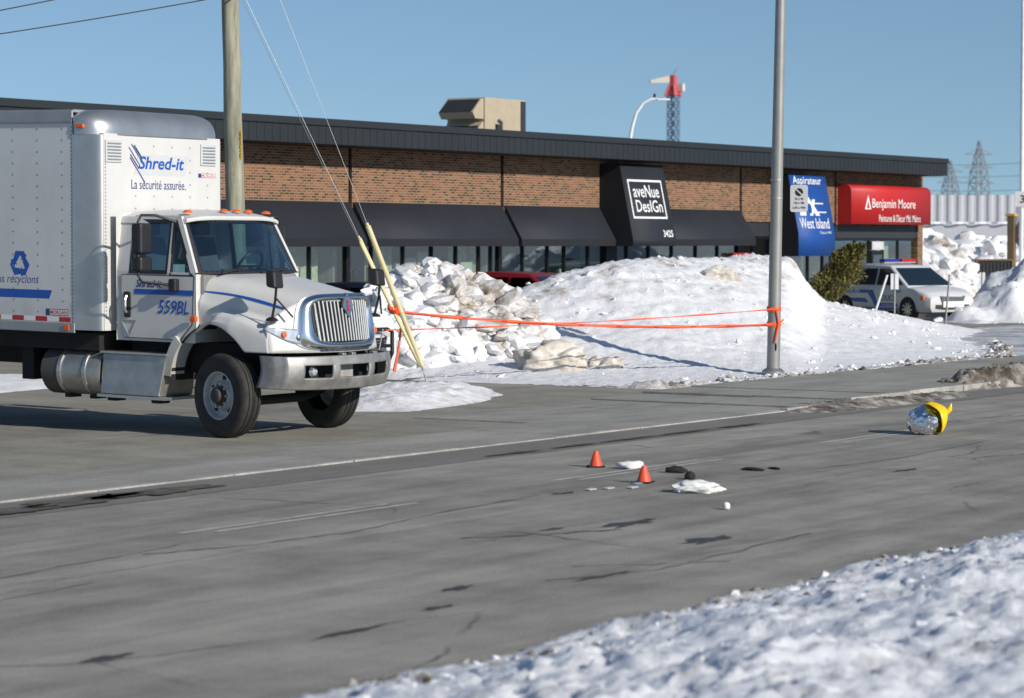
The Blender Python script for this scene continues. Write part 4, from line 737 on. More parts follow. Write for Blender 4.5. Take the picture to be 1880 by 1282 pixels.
def truck_wheel(name, x, y, rz, outer):
    w_ = bpy.data.objects.new(name, None); 
    R0 = .515
    prof = [(.285, .125), (.3, .14), (.36, .15), (.44, .148), (.485, .138), (R0 - .008, .118), (R0, .1)]
    grooves = [(-.075, -.062), (-.02, -.008), (.008, .02), (.062, .075)]
    tread = [(R0, .1)]
    for g0, g1 in sorted([(-b, -a) for a, b in grooves], reverse=True) if False else sorted(grooves, reverse=True): tread += [(R0, g1), (R0 - .016, g1 - .002), (R0 - .016, g0 + .002), (R0, g0)]
    full = prof[:-1] + tread + [(r, -h) for r, h in reversed(prof)]
    c_, s_ = math.cos(rz), math.sin(rz)
    def f(r, q, h): lx, ly, lz = r * math.cos(q), outer * h, r * math.sin(q); return (x + c_ * lx - s_ * ly, y + s_ * lx + c_ * ly, R0 + lz)
    ty = MB().lathe(full, 56, f).build(name, 'rubber', truck, smooth=35)
    rim = MB().lathe([(.288, .12), (.296, .145), (.285, .148), (.272, .13), (.262, .075), (.235, .055), (.2, .06), (.165, .1), (.155, .118), (.14, .12), (.13, .11), (.001, .11)], 48, f).build('rim', 'wheel_steel', ty, smooth=35)
    MB().lathe([(.125, .111), (.12, .13), (.095, .14), (.085, .2), (.06, .21), (.001, .21)], 24, f).build('hub', 'hub_dark', rim, smooth=40)
    for i in range(10):
        q0 = 2 * math.pi * i / 10
        MB().lathe([(.016, .118), (.016, .15), (.001, .155)], 6, lambda r, q, h: f(math.hypot(.145 + r * math.cos(q), r * math.sin(q)), q0 + math.atan2(r * math.sin(q), .145 + r * math.cos(q)), h)).build('lug_nut', 'bright_metal', rim)
    for i in range(5):
        q0 = 2 * math.pi * (i + .18) / 5
        MB().lathe([(.001, .066), (.034, .066)], 12, lambda r, q, h: f(math.hypot(.217 + r * math.cos(q), r * math.sin(q)), q0 + math.atan2(r * math.sin(q), .217 + r * math.cos(q)), h)).build('hand_hole', 'frame_dark', rim)
    bpy.data.objects.remove(w_)
STEER = rad(-13)
truck_wheel('wheel', 0, -1.02, STEER, -1); truck_wheel('wheel', 0, 1.02, STEER, 1)
for x in (-6.7,):
    for y, o_ in ((-1.05, -1), (1.05, 1)): truck_wheel('wheel', x, y, 0, o_)

# ================================================================== CARS  (local x forward from the front axle, y left)
def car(name, label, cat, loc, rz, paint_m, W=1.85, fo=.9, wb=2.8, ro=1.0, zs=.3, belt=((-3.9, .95), (0, 1.0), (.9, .78)), gh=(-3.6, .35, -3.2, -.55), zr=1.7, wt=.62, wr=.33, splits=(-2.6, -1.5), lights=True, group=None):
    t = thing(name, label, cat, loc, rz, group); hw = W / 2; x0, x1 = -wb - ro, fo
    def top(x): return float(np.interp(x, [b[0] for b in belt], [b[1] for b in belt]))
    def half(x): return hw * (1 - .16 * max(0, (x - (x1 - .55)) / .55) ** 2 - .1 * max(0, ((x0 + .4) - x) / .4) ** 2)
    def ring(a, b):
        x = x0 + (x1 - x0) * a; h = half(x); zt = top(x); n = 0; u_ = 2 * b - 1; sg = -1 if u_ < 0 else 1; q = 1 - abs(u_)     # q 0 sill .. 1 centre
        pts = [(0, h * .93, zs), (.12, h, zs + .12), (.45, h, zs + (zt - zs) * .62), (.62, h * .985, zt - .07), (.7, h * .93, zt - .005), (1, 0, zt + .045)]
        y = float(np.interp(q, [p[0] for p in pts], [p[1] for p in pts])); z = float(np.interp(q, [p[0] for p in pts], [p[2] for p in pts]))
        e = max(0, (x - (x1 - .12)) / .12); z = z - .05 * e * (q > .6); return (x - .06 * (abs(y) / hw) ** 3 * (a > .9) - .0, sg * y, z)
    bm_ = MB().grid(ring, 40, 44); n1 = [ring(1, j / 44) for j in range(45)]; n0 = [ring(0, j / 44) for j in range(45)]
    bm_.add(n1, [tuple(range(45))]); bm_.add(n0, [tuple(range(45))]); body = bm_.build('body', paint_m, t, smooth=38)
    gx0, gx1, tx0, tx1 = gh; 
    def gp(a, b, e=0):        # a along (0 rear, 1 front base), b up
        return None
    def gy(z): return hw * .95 + (wt * hw / .62 * .78 - hw * .95) * (z - 1.0) / max(.01, zr - 1.0) if False else hw * .95 - (hw * .95 - hw * .76) * max(0, (z - top(-1.2))) / (zr - top(-1.2))
    zb0, zb1 = top(gx0), top(gx1); rt = MB()
    base = [(gx0, zb0 - .04), (gx1, zb1 - .02)]; tops = [(tx0, zr - .03), ((tx0 + tx1) / 2, zr), (tx1, zr - .05)]
    outline = [base[0], base[1], tops[2], tops[1], tops[0]]
    k = len(outline); vs = [(x, -gy(z), z) for x, z in outline] + [(x, gy(z), z) for x, z in outline]
    rt.add(vs, [tuple(range(k)), tuple(range(2 * k - 1, k - 1, -1))] + [(i, (i + 1) % k, (i + 1) % k + k, i + k) for i in range(k)]); rt.build('roof', paint_m, t, bevel=.05, smooth=50)
    def pane(nm, pts, m_='car_glass', par=None): return MB().add(pts, [tuple(range(len(pts)))]).build(nm, m_, par or t)
    lerp = lambda p, q, f: (p[0] + (q[0] - p[0]) * f, p[1] + (q[1] - p[1]) * f)
    # windshield and rear pane
    for (b_, t_, nm, sx) in ((base[1], tops[2], 'windshield', 1), (base[0], tops[0], 'rear_window', -1)):
        p0, p1 = lerp(b_, t_, .1), lerp(b_, t_, .88); pane(nm, [(p0[0] + .014 * sx, -gy(p0[1]) + .09, p0[1] + .012), (p0[0] + .014 * sx, gy(p0[1]) - .09, p0[1] + .012), (p1[0] + .014 * sx, gy(p1[1]) - .11, p1[1] + .012), (p1[0] + .014 * sx, -gy(p1[1]) + .11, p1[1] + .012)])
    for sg in (-1, 1):
        zl, zh = max(zb0, top(-1)) + .03, zr - .14
        def fx(z): f = (z - base[1][1]) / (tops[2][1] - base[1][1]); return base[1][0] + (tops[2][0] - base[1][0]) * f - .1
        def rx(z): f = (z - base[0][1]) / (tops[0][1] - base[0][1]); return base[0][0] + (tops[0][0] - base[0][0]) * f + .12
        cuts = [None] + list(splits) + [None]
        for i in range(len(cuts) - 1):
            a_, b_ = cuts[i], cuts[i + 1]
            pts = [((a_ + .04 if a_ is not None else rx(zl)), zl), ((b_ - .04 if b_ is not None else fx(zl)), zl), ((b_ - .04 if b_ is not None else fx(zh)), zh), ((a_ + .04 if a_ is not None else rx(zh)), zh)]
            pane('side_window', [(x, sg * (gy(z) + .013), z) for x, z in pts])
        m_ = MB(); m_.box(gx1 - .55, gx1 - .4, sg * (hw + .02), sg * (hw + .2), top(gx1) + .02, top(gx1) + .17); m_.build('door_mirror', paint_m, t, bevel=.03)
    for x in (0, -wb):
        for sg in (-1, 1):
            ar = MB(); n = 20; ar.add([(x + (wr + .06) * math.cos(2 * math.pi * i / n), sg * (hw + .004), wr + (wr + .06) * math.sin(2 * math.pi * i / n)) for i in range(n)], [tuple(range(n))]); ar.build('wheel_arch', 'frame_dark', t)
            f = lambda r, q, h, x=x, sg=sg: (x + r * math.cos(q), sg * (hw - .09 + h), wr + r * math.sin(q))
            w_ = MB().lathe([(wr * .66, .1), (wr * .75, .115), (wr * .93, .105), (wr, .07), (wr, -.1), (wr * .7, -.1)], 32, f).build('wheel', 'rubber', t, smooth=40)
            MB().lathe([(wr * .7, .095), (wr * .64, .1), (wr * .6, .05), (.001, .05)], 28, f).build('rim', 'frame_dark', w_, smooth=40)
            for i in range(10):
                q0 = 2 * math.pi * i / 10; s_ = MB(); s_.add([f(.03, q0 - .9, .095), f(.03, q0 + .9, .095), f(wr * .68, q0 + .09, .098), f(wr * .68, q0 - .09, .098)], [(0, 1, 2, 3)]); s_.build('spoke', 'bright_metal', w_, solid=.015)
    zf = top(x1 - .1)
    if lights:
        for sg in (-1, 1):
            h_ = MB(); h_.grid(lambda a, b: (x1 - .035 - .06 * (a ** 3) - .12 * b * .3 - .22 * max(0, a - .6) , sg * (hw * (.5 + .4 * a)), zf - .2 + .17 * b), 6, 3); h_.build('headlight', 'lamp_clear', t, solid=.02)
            h_ = MB(); h_.box(x1 - .36, x1 - .22, sg * (hw * .925), sg * (hw * .975), zf - .18, zf - .05); h_.build('turn_signal', 'orange_lens', t, bevel=.01)
        g_ = MB(); g_.hexa([(x1 - .03, -hw * .4, zf - .24), (x1 + .012, -hw * .4, zf - .24), (x1 + .012, hw * .4, zf - .24), (x1 - .03, hw * .4, zf - .24), (x1 - .06, -hw * .5, zf - .06), (x1 - .01, -hw * .5, zf - .06), (x1 - .01, hw * .5, zf - .06), (x1 - .06, hw * .5, zf - .06)]); gr = g_.build('grille', 'black_plastic', t)
        for i in range(3): MB().box(x1 - .02, x1 + .022, -hw * .42, hw * .42, zf - .22 + .05 * i, zf - .205 + .05 * i).build('grille_bar', 'chrome', gr)
        b_ = MB(); b_.grid(lambda a, b: (x1 + .025 - .12 * abs(2 * a - 1) ** 3, hw * .86 * (2 * a - 1), zs + .12 + .1 * b - .03 * (1 - abs(2 * a - 1) ** 4) * (1 - b)), 16, 2); b_.build('lower_grille', 'black_plastic', t, solid=.03)
    return t
van = car('police_van', 'white police minivan with blue side markings beside the leaning cedar', 'police van', (72.1, 33.1, .012), math.atan2(-.899, -.438), 'van_white', W=1.98, fo=.93, wb=3.08, ro=1.1, zs=.28,
    belt=((-4.2, 1.0), (-1.0, 1.04), (-.35, 1.04), (.2, 1.0), (.7, .88), (.93, .78)), gh=(-4.05, -.02, -3.75, -1.12), zr=1.72, wr=.34, splits=(-2.75, -1.62))
def vd(pts, m_, nm='marking'): return MB().add([(x, -.994, z) for x, z in pts], [tuple(range(len(pts)))]).build(nm, m_, van)
vd([(-4.0, .82), (-1.95, .82), (-1.75, .62), (-1.6, .42), (-.48, .42), (-.48, .52), (-1.45, .52), (-1.7, .92), (-4.0, .92)], 'decal_blue'); vd([(-4.0, .66), (-2.1, .66), (-1.95, .58), (-1.95, .52), (-4.0, .6)], 'decal_blue'); vd([(-3.95, .32), (-.5, .32), (-.5, .38), (-3.95, .38)], 'decal_blue')
for body_, x_, z_, w_, h_, m_ in (('POLICE', -1.4, .6, .82, .17, 'decal_navy'), ('38-85', -2.95, .84, .6, .09, 'decal_white'), ('38-85', -.62, .85, .3, .07, 'decal_blue'), ('514 280-2222', -1.25, .44, .6, .05, 'decal_white')): lettering(body_, (x_, -.997, z_), (1, 0, 0), (0, 0, 1), w_, h_, m_, van, bold=.01)
MB().box(-1.85, -1.6, -.62, .62, 1.74, 1.78).build('bar_base', 'galvanised', van); MB().box(-1.87, -1.58, -.62, -.02, 1.78, 1.87).build('light_bar', 'blue_lens', van, bevel=.03); MB().box(-1.87, -1.58, .05, .62, 1.78, 1.87).build('light_bar', 'red_lens', van, bevel=.03); MB().box(.945, .955, -.38, .42, .42, .6).build('number_plate', 'decal_white', van)
car('parked_car', 'red hatchback parked nose out behind the dirty snow pile', 'car', (53.2, 33.9, .012), rad(-92), 'red_paint', W=1.84, fo=.88, wb=2.68, ro=.95, belt=((-3.7, 1.02), (-.3, 1.05), (.2, 1.0), (.88, .8)), gh=(-3.5, .1, -3.1, -1.0), zr=1.66, splits=(-2.5, -1.55))
car('parked_car', 'dark blue sedan parked nose out beyond the truck hood', 'car', (47.1, 33.9, .012), rad(-91), 'navy_paint', W=1.82, fo=.9, wb=2.75, ro=1.0, belt=((-3.75, .95), (-.3, .97), (.2, .95), (.9, .74)), gh=(-3.35, .05, -2.6, -1.0), zr=1.49, splits=(-1.85,))
pc = car('police_car', 'white police car with dark push bar half hidden behind the truck bumper', 'police car', (34.75, 27.3, .012), rad(-90), 'van_white', W=1.9, fo=.95, wb=2.95, ro=1.1, belt=((-4.05, .95), (-.5, .98), (.2, .96), (.95, .8)), gh=(-3.5, -.3, -2.8, -1.1), zr=1.5, splits=(-2.1,))
pb = MB(); pb.tube([(1.0, -.45, .35), (1.08, -.45, .5), (1.08, -.45, .85), (1.0, -.42, .9), (1.0, .42, .9), (1.08, .45, .85), (1.08, .45, .5), (1.0, .45, .35)], .035, 8); pb.bar((1.08, -.45, .62), (1.08, .45, .62), .03); pb.build('push_bar', 'black_plastic', pc); MB().add([(-2.9, -.953, .6), (-.5, -.953, .6), (-.3, -.953, .75), (-2.9, -.953, .75)], [(0, 1, 2, 3)]).build('marking', 'decal_blue', pc); MB().add([(.3, -.5, .985), (.85, -.55, .875), (.85, .55, .875), (.3, .5, .985)], [(0, 1, 2, 3)]).build('hood_marking', 'decal_blue', pc)

# ================================================================== STREET FURNITURE
def path_pole(name, label, cat, base, top, r0, r1, m, n=16, k=14, wob=.006):
    b, t_ = Vector(base), Vector(top); mb = MB(); pts = [b + (t_ - b) * i / k + Vector((random.uniform(-wob, wob), random.uniform(-wob, wob), 0)) for i in range(k + 1)]
    mb.tube([p - b for p in pts], [r0 + (r1 - r0) * i / k for i in range(k + 1)], n); t = thing(name, label, cat, base); mb.build('pole', m, t, smooth=50); return t
random.seed(11)
wp_ = path_pole('utility_pole', 'weathered wooden utility pole rising behind the truck cab', 'utility pole', (31.8, 26.75, 0), (31.42, 26.72, 10.5), .165, .12, 'weathered_wood')
tgc = Vector((-.145, -.01, 0)) + Vector((.559, -.829, 0)) * .105 + Vector((-.829, -.559, 0)) * .105; tr = Vector((.829 * .8 - .4, -.559 * .8 - .55, 0)).normalized(); tnm = Vector((tr.y, -tr.x, 0))
tg = MB(); tg.hexa([tgc + tr * x + tnm * e + Vector((0, 0, z)) for z in (3.72, 4.2) for x, e in ((-.035, 0), (.035, 0), (.035, .006), (-.035, .006))]); tg.build('tag_plate', 'tag_yellow', wp_)
lettering('R1A08B', tgc + tr * .022 + tnm * .008 + Vector((0, 0, 3.76)), (0, 0, 1), -tr, .4, .045, 'ink_black', wp_)
MB().box(-.55, .5, -.1, -.02, 9.3, 9.42).build('crossarm', 'weathered_wood', wp_)
cw = MB(); cw.tube([(-.2, -.2, 6.4), (-.5, -.3, 6.27), (-.8, -.2, 6.24), (-1.1, 0, 6.33), (-1.2, .1, 6.6)], .02, 6); cw.build('cable_loop', 'black_plastic', wp_, smooth=60)
def wire(name, label, a, b, sag=.0, r=.008, m='galvanised', n=14, cat='cable'):
    a, b = Vector(a), Vector(b); mb = MB(); mb.tube([a + (b - a) * i / n + Vector((0, 0, -4 * sag * (i / n) * (1 - i / n))) for i in range(n + 1)], r, 6); return tag(mb.build(name, m, base=True, smooth=60), label, cat)
wire('overhead_wire', 'lower overhead wire running from the utility pole to the roof edge', (31.6, 26.75, 6.35), (30, 39.55, 5.4), .12, .011)
wire('overhead_wire', 'upper overhead wire crossing the top left corner', (31.5, 26.75, 6.85), (29.6, 39.55, 5.42), .1, .011); wire('overhead_wire', 'thick black overhead cable at the very top left corner', (31.5, 26.75, 7.15), (29.2, 39.55, 5.44), .1, .028, 'black_plastic')
ANC = Vector((34.05, 24.6, .05))
def guy(label, top, f0, f1, r):
    t = thing('guy_wire', label, 'guy wire', tuple(ANC), group='guy wires'); a = Vector((0, 0, 0)); b = Vector(top) - ANC
    MB().tube([a, b], .0036, 6).build('strand', 'galvanised', t)
    MB().tube([a + b * f0, a + b * f1], [r * .95, r], 12).build('guard', 'guard_yellow', t, smooth=60); MB().tube([a + b * f1, a + b * (f1 + .006)], r * .6, 8).build('guard_cap', 'guard_yellow', t)
    return t
guy('right guy wire with the longest yellow guard', (31.62, 26.62, 8.05), .04, .327, .045); guy('middle guy wire with a pale yellow guard', (31.58, 26.7, 6.75), .05, .36, .031); guy('left guy wire with a thin yellow guard', (31.56, 26.62, 6.5), .09, .36, .027)
an = MB(); an.tube([(0, 0, -.1), (-.09, .1, .34)], .014, 6); an.tube([(-.09 + .035 * math.cos(i * .5236), .1, .36 + .035 * math.sin(i * .5236)) for i in range(13)], .009, 5); tag(an.build('guy_anchor', 'galvanised'), 'steel anchor rod holding the guy wires in the snow', 'anchor rod').location = ANC
st_ = MB(); st_.tube([(0, 0, 0), (.15, -.12, 1.0)], .014, 6); o = tag(st_.build('steel_stake', 'galvanised'), 'thin grey steel stake leaning beside the truck bumper', 'stake'); o.location = (33.0, 25.0, 0)
lp = path_pole('street_light', 'tall grey tapered street light pole in the snow with orange tape tied round it', 'street light', (40.15, 21.5, .08), (40.33, 21.42, 10.0), .118, .075, 'pole_grey', 24, 10, 0)
MB().lathe([(.001, .03), (.2, .03), (.2, .07), (.15, .11), (.125, .12)], 20, lambda r, q, h: (r * math.cos(q), r * math.sin(q), h - .03)).build('base_flange', 'galvanised', lp, smooth=40)
ho = MB(); ho.lathe([(.001, .004), (.055, .004)], 16, lambda r, q, h: (-.105 * .75 - h + .0, -.09 - h + r * math.cos(q) * .6 * .6 - .0, .47 + r * math.sin(q) * 1.35)); ho.build('hand_hole', 'frame_dark', lp)
MB().tube([(.18, -.08, 9.9), (.3, -.6, 10.3), (.4, -1.6, 10.5)], [.05, .045, .04], 10).build('arm', 'pole_grey', lp, smooth=50); MB().box(.3, .52, -2.3, -1.6, 10.42, 10.56).build('lamp_head', 'pole_grey', lp, bevel=.04)
for z in (3.42, 3.1): MB().lathe([(.108, -.012), (.113, -.012), (.113, .012), (.108, .012)], 20, lambda r, q, h: (.06 + r * math.cos(q), -.02 + r * math.sin(q), z + h)).build('strap', 'bright_metal', lp)
MB().lathe([(.109, 0), (.1105, 0), (.1105, .13), (.109, .13)], 20, lambda r, q, h: (.045 + r * math.cos(q), -.02 + r * math.sin(q), 2.38 + h)).build('sticker', 'tag_yellow', lp) if False else None
# parking sign faces the traffic coming from the left of the street, plate parallel to the view
t = thing('parking_sign', 'small grey parking restriction sign on the street light pole', 'sign', (40.32, 21.3, 2.93)); rr_ = Vector((.48, -.877, 0)).normalized(); nn_ = Vector((rr_.y, -rr_.x, 0))
pl = MB(); c0 = Vector((.02, -.02, 0))
rnd = []
for cx_, cz_, a0_ in ((.27, .44, 0), (.05, .44, 90), (.05, .05, 180), (.27, .05, 270)):
    for i in range(5): rnd.append((cx_ + .045 * math.cos(rad(a0_ + i * 22.5)), cz_ + .045 * math.sin(rad(a0_ + i * 22.5))))
pl.prism(rnd, 0, .006, lambda p, s: c0 + rr_ * p[0] + Vector((0, 0, p[1])) - nn_ * s); pl.build('plate', 'sign_grey', t)
def sp(x, z, e=.004): return c0 + rr_ * x + Vector((0, 0, z)) + nn_ * e
dk = MB(); dk.add([sp(.16 + .07 * math.cos(i * .2618), .355 + .07 * math.sin(i * .2618)) for i in range(24)], [tuple(range(24))]); dk.build('disc', 'ink_black', t); dk = MB(); dk.add([sp(.1, .395, .007), (sp(.115, .41, .007)), sp(.22, .315, .007), sp(.205, .3, .007)], [(0, 1, 2, 3)]); dk.build('slash', 'sign_grey', t)
for tx_, z_, w_ in (('7h à 9h', .215, .15), ('15h à 18h', .145, .18), ('LUN à VEN', .06, .22)): lettering(tx_, sp(.16 - w_ / 2, z_), rr_, (0, 0, 1), w_, .042, 'ink_black', t, bold=.01)
# barrier tape
def ribbon(name, label, pts, wd, m, tw=0, base=True):
    P = [Vector(p) for p in pts]; n = len(P); vs = []
    for i, p in enumerate(P):
        a = tw * math.sin(i * .55); vs += [p + Vector((math.sin(a) * .5, -math.sin(a) * .8, math.cos(a))) * wd / 2, p - Vector((math.sin(a) * .5, -math.sin(a) * .8, math.cos(a))) * wd / 2]
    o = MB().add(vs, [(2 * i, 2 * i + 2, 2 * i + 3, 2 * i + 1) for i in range(n - 1)]).build(name, m, base=base, solid=.002, smooth=60); return tag(o, label, 'tape')
KN = Vector((33.62, 25.0, 1.27)); PT = Vector((40.02, 21.42, .95)); PU = Vector((40.02, 21.42, 1.22)); WP = Vector((31.78, 26.6, .95))
tape = ribbon('barrier_tape', 'wide orange barrier tape strung from the guy guards to the light pole', [KN + (PT - KN) * i / 40 + Vector((0, 0, -.5 * (i / 40) * (1 - i / 40))) for i in range(41)], .062, 'tape_orange', .9)
for i in range(3, 40, 4):
    p = KN + (PT - KN) * i / 40 + Vector((0, 0, -.5 * (i / 40) * (1 - i / 40))); q_ = MB(); d_ = (PT - KN).normalized() * .05; q_.add([p - d_ + Vector((-.004, -.006, -.012)), p + d_ + Vector((-.004, -.006, -.012)), p + d_ + Vector((-.004, -.006, .012)), p - d_ + Vector((-.004, -.006, .012))], [(0, 1, 2, 3)]); q_.build('print_mark', 'tape_dark', tape, off=tuple(tape.location))
ribbon('barrier_tape', 'thin twisted red tape stretched above the wide tape to the light pole', [WP + (PU - WP) * i / 40 + Vector((0, 0, -.35 * (i / 40) * (1 - i / 40))) for i in range(41)], .03, 'tape_orange', 1.2)
kn = MB(); random.seed(3)
for i in range(10):
    a = random.uniform(0, 6.28); b_ = a + random.uniform(1.5, 3); kn.tube([Vector((.09 * math.cos(a), .09 * math.sin(a), random.uniform(-.08, .08))), Vector((.05 * math.cos((a + b_) / 2), .05 * math.sin((a + b_) / 2), random.uniform(-.05, .05))), Vector((.12 * math.cos(b_), .1 * math.sin(b_), random.uniform(-.06, .1)))], random.uniform(.02, .035), 6)
kn.tube([(0, 0, 0), (.16, -.02, -.25), (.1, -.02, -.6), (.0, .0, -.98)], [.02, .022, .018, .03], 5); o = tag(kn.build('tape_knot', 'tape_orange', smooth=60), 'bunched orange tape knot with a loose tail on the yellow guards', 'tape'); o.location = KN
kn = MB()
for z in (.0, .27): kn.lathe([(.122, -.04), (.13, -.03), (.13, .03), (.122, .04)], 20, lambda r, q, h: (r * math.cos(q), r * math.sin(q), z + h + .015 * math.sin(3 * q)))
kn.tube([(-.09, -.1, .25), (-.08, -.12, .1), (-.06, -.12, .0), (-.1, -.1, -.2), (-.12, -.09, -.32)], [.02, .016, .03, .022, .012], 6); kn.tube([(-.05, -.12, 0), (.02, -.15, .06), (.08, -.14, .08)], .016, 5); o = tag(kn.build('tape_tie', 'tape_orange', smooth=60), 'orange tape tied in two bands round the light pole', 'tape'); o.location = (40.17, 21.5, .95)
MB_ = MB(); MB_.add([(0, 0, 0), (.28, -.06, .01), (.3, .02, .015), (.02, .06, .0)], [(0, 1, 2, 3)]); o = tag(MB_.build('tape_scrap', 'tape_orange', solid=.004), 'scrap of orange tape lying on the snow patch', 'tape scrap'); o.location = (33.2, 24.75, .12)
# cones
def cone(label, loc):
    t = thing('traffic_cone', label, 'traffic cone', loc, random.random(), 'small orange cones on the road'); t.scale = (.76, .76, .76)
    MB().hexa([(-.12, -.12, 0), (.12, -.12, 0), (.12, .12, 0), (-.12, .12, 0), (-.115, -.115, .018), (.115, -.115, .018), (.115, .115, .018), (-.115, .115, .018)]).build('base', 'cloth_black', t, bevel=.005)
    MB().lathe([(.093, .018), (.09, .035), (.032, .215), (.028, .225), (.001, .225)], 24, lambda r, q, h: (r * math.cos(q), r * math.sin(q), h)).build('cone_body', 'cone_orange', t, smooth=40)
cone('small orange cone nearest the kerb on the road', (23.1, 14.5, .004)); cone('small orange cone farther from the kerb beside the paper scraps', (21.85, 13.15, .004))
def lump(name, label, cat, loc, sx, sy, sz, m, seed, amp=.45, rz=0, sub=3):
    bm = bmesh.new(); bmesh.ops.create_icosphere(bm, subdivisions=sub, radius=1); mb = MB(); vs = []
    for v in bm.verts:
        p = v.co; n = mnoise.noise(p * 1.4 + Vector((seed, 0, 0))) * amp + mnoise.noise(p * 3.5 + Vector((0, seed, 0))) * amp * .45 + mnoise.noise(p * 8 + Vector((0, 0, seed))) * amp * .15; q = p * (1 + n); vs.append((q.x * sx, q.y * sy, max(0, (q.z + .55) * sz)))
    mb.add(vs, [tuple(x.index for x in f.verts) for f in bm.faces]); bm.free(); o = mb.build(name, m, smooth=70); o.location = loc; o.rotation_euler = (0, 0, rz); return tag(o, label, cat)
lump('white_cloth', 'small crumpled white cloth between the two cones', 'cloth', (23.15, 14.1, .004), .1, .15, .055, 'cloth_white', 2.2, .35, .5); lump('white_cloth', 'larger crumpled white cloth on the road right of the nearer cone', 'cloth', (21.3, 12.25, .004), .14, .25, .068, 'cloth_white', 5.1, .55, .6, 4)
lump('dark_item', 'dark elongated item lying just behind the larger white cloth', 'small item', (23.0, 13.45, .004), .05, .11, .045, 'cloth_black', 1.3, .35, .3); lump('dark_item', 'small round black item touching the larger white cloth', 'small item', (22.45, 12.97, .004), .055, .055, .05, 'cloth_black', 8, .2)
lump('white_item', 'small white lump alone on the road nearest the camera', 'small item', (20.08, 11.22, .004), .035, .035, .04, 'cloth_white', 4, .2); lump('dark_item', 'flat black item on the road well right of both cones', 'small item', (23.7, 12.92, .004), .06, .13, .018, 'cloth_black', 3, .5); lump('dark_item', 'thin black scrap at the right end of the scattered debris', 'small item', (23.95, 12.8, .004), .1, .03, .012, 'cloth_black', 6, .6, 1)
for x, y, m_, lb in ((20.9, 13.18, 'paper', 'small cream paper scrap left of the nearer cone'), (21.1, 13.1, 'paper', 'middle one of the three cream paper scraps near the cone'), (21.3, 12.95, 'paper', 'longer cream paper scrap beside the nearer cone'), (21.66, 13.12, 'card_blue', 'pale blue card at the foot of the nearer cone')):
    q_ = MB(); q_.hexa([(-.06, -.03, 0), (.06, -.035, .004), (.055, .03, .006), (-.05, .035, 0), (-.06, -.03, .006), (.06, -.035, .01), (.055, .03, .014), (-.05, .035, .007)]); o = tag(q_.build('litter_scrap', m_), lb, 'litter'); o.location = (x, y, .006)
def bank_z(x, y): return float(bank_h(np.array([[x]]), np.array([[y]]))[0, 0])
for x_, y_, sx_, sy_, sz_, sd_, lb_ in ((37.95, 24.7, .62, .36, .36, 3.3, 'large tan block of dirty snow on the white bank behind the orange tape'), (38.75, 24.1, .36, .24, .2, 6.3, 'small tan dirty snow block right beside the large tan block'), (47.2, 26.6, .42, .24, .2, 7.1, 'small brown snow lump high on the smooth white bank')):
    o = lump('snow_block', lb_, 'snow block', (x_, y_, bank_z(x_, y_) - .12), sx_, sy_, sz_, 'snow_tan', sd_, .42, rad(-50), 5)
    at = o.data.attributes.new('dirt', 'FLOAT', 'POINT'); at.data.foreach_set('value', [.55 * max(0, min(1, .6 + mnoise.noise(v.co * 5))) for v in o.data.vertices])
# foil blanket bundle
t = thing('foil_bundle', 'round silver foil bundle with a yellow bag on the road', 'foil bundle', (29.4, 13.6, .004))
bm = bmesh.new(); bmesh.ops.create_icosphere(bm, subdivisions=4, radius=1); vs = []
for v in bm.verts:
    p = v.co; n = .1 * mnoise.noise(p * 2) + .1 * abs(mnoise.noise(p * 4.5)) + .05 * mnoise.noise(p * 11); q = p * (1 + n); vs.append((q.x * .25, q.y * .21, max(0, (q.z + .78) * .2)))
MB().add(vs, [tuple(x.index for x in f.verts) for f in bm.faces]).build('foil', 'foil', t, smooth=25); bm.free()
r_ = Vector((.559, -.829, 0)); fw_ = Vector((.829, .559, 0)); yb_ = MB(); nn = 16
def bagp(a, b):
    th = math.pi * (-.12 + 1.16 * a); ph = (b - .5) * 2.3; x = .1 + .17 * math.cos(ph) * (.55 + .45 * math.sin(th)) + .02 * math.sin(7 * a + 5 * b); z = max(.006, .155 - .2 * math.cos(th) * .95 + .012 * math.sin(9 * b + 4 * a)); d = math.sin(ph) * (.1 + .13 * math.sin(max(.05, min(3.09, th))))
    return r_ * (x - .16 * max(0, a - .72) / .28) - fw_ * d + Vector((0, 0, z + .05 * a))
yb_.grid(bagp, nn, nn); yb_.build('yellow_bag', 'bag_yellow', t, solid=.006, smooth=60)
hd = MB(); hd.tube([r_ * .2 + Vector((0, 0, .22)), r_ * .27 + Vector((0, 0, .26)), r_ * .31 + Vector((0, 0, .31)), r_ * .33 + Vector((0, 0, .38))], [.02, .035, .04, .01], 7); hd.build('bag_knot', 'bag_yellow', t, smooth=60)
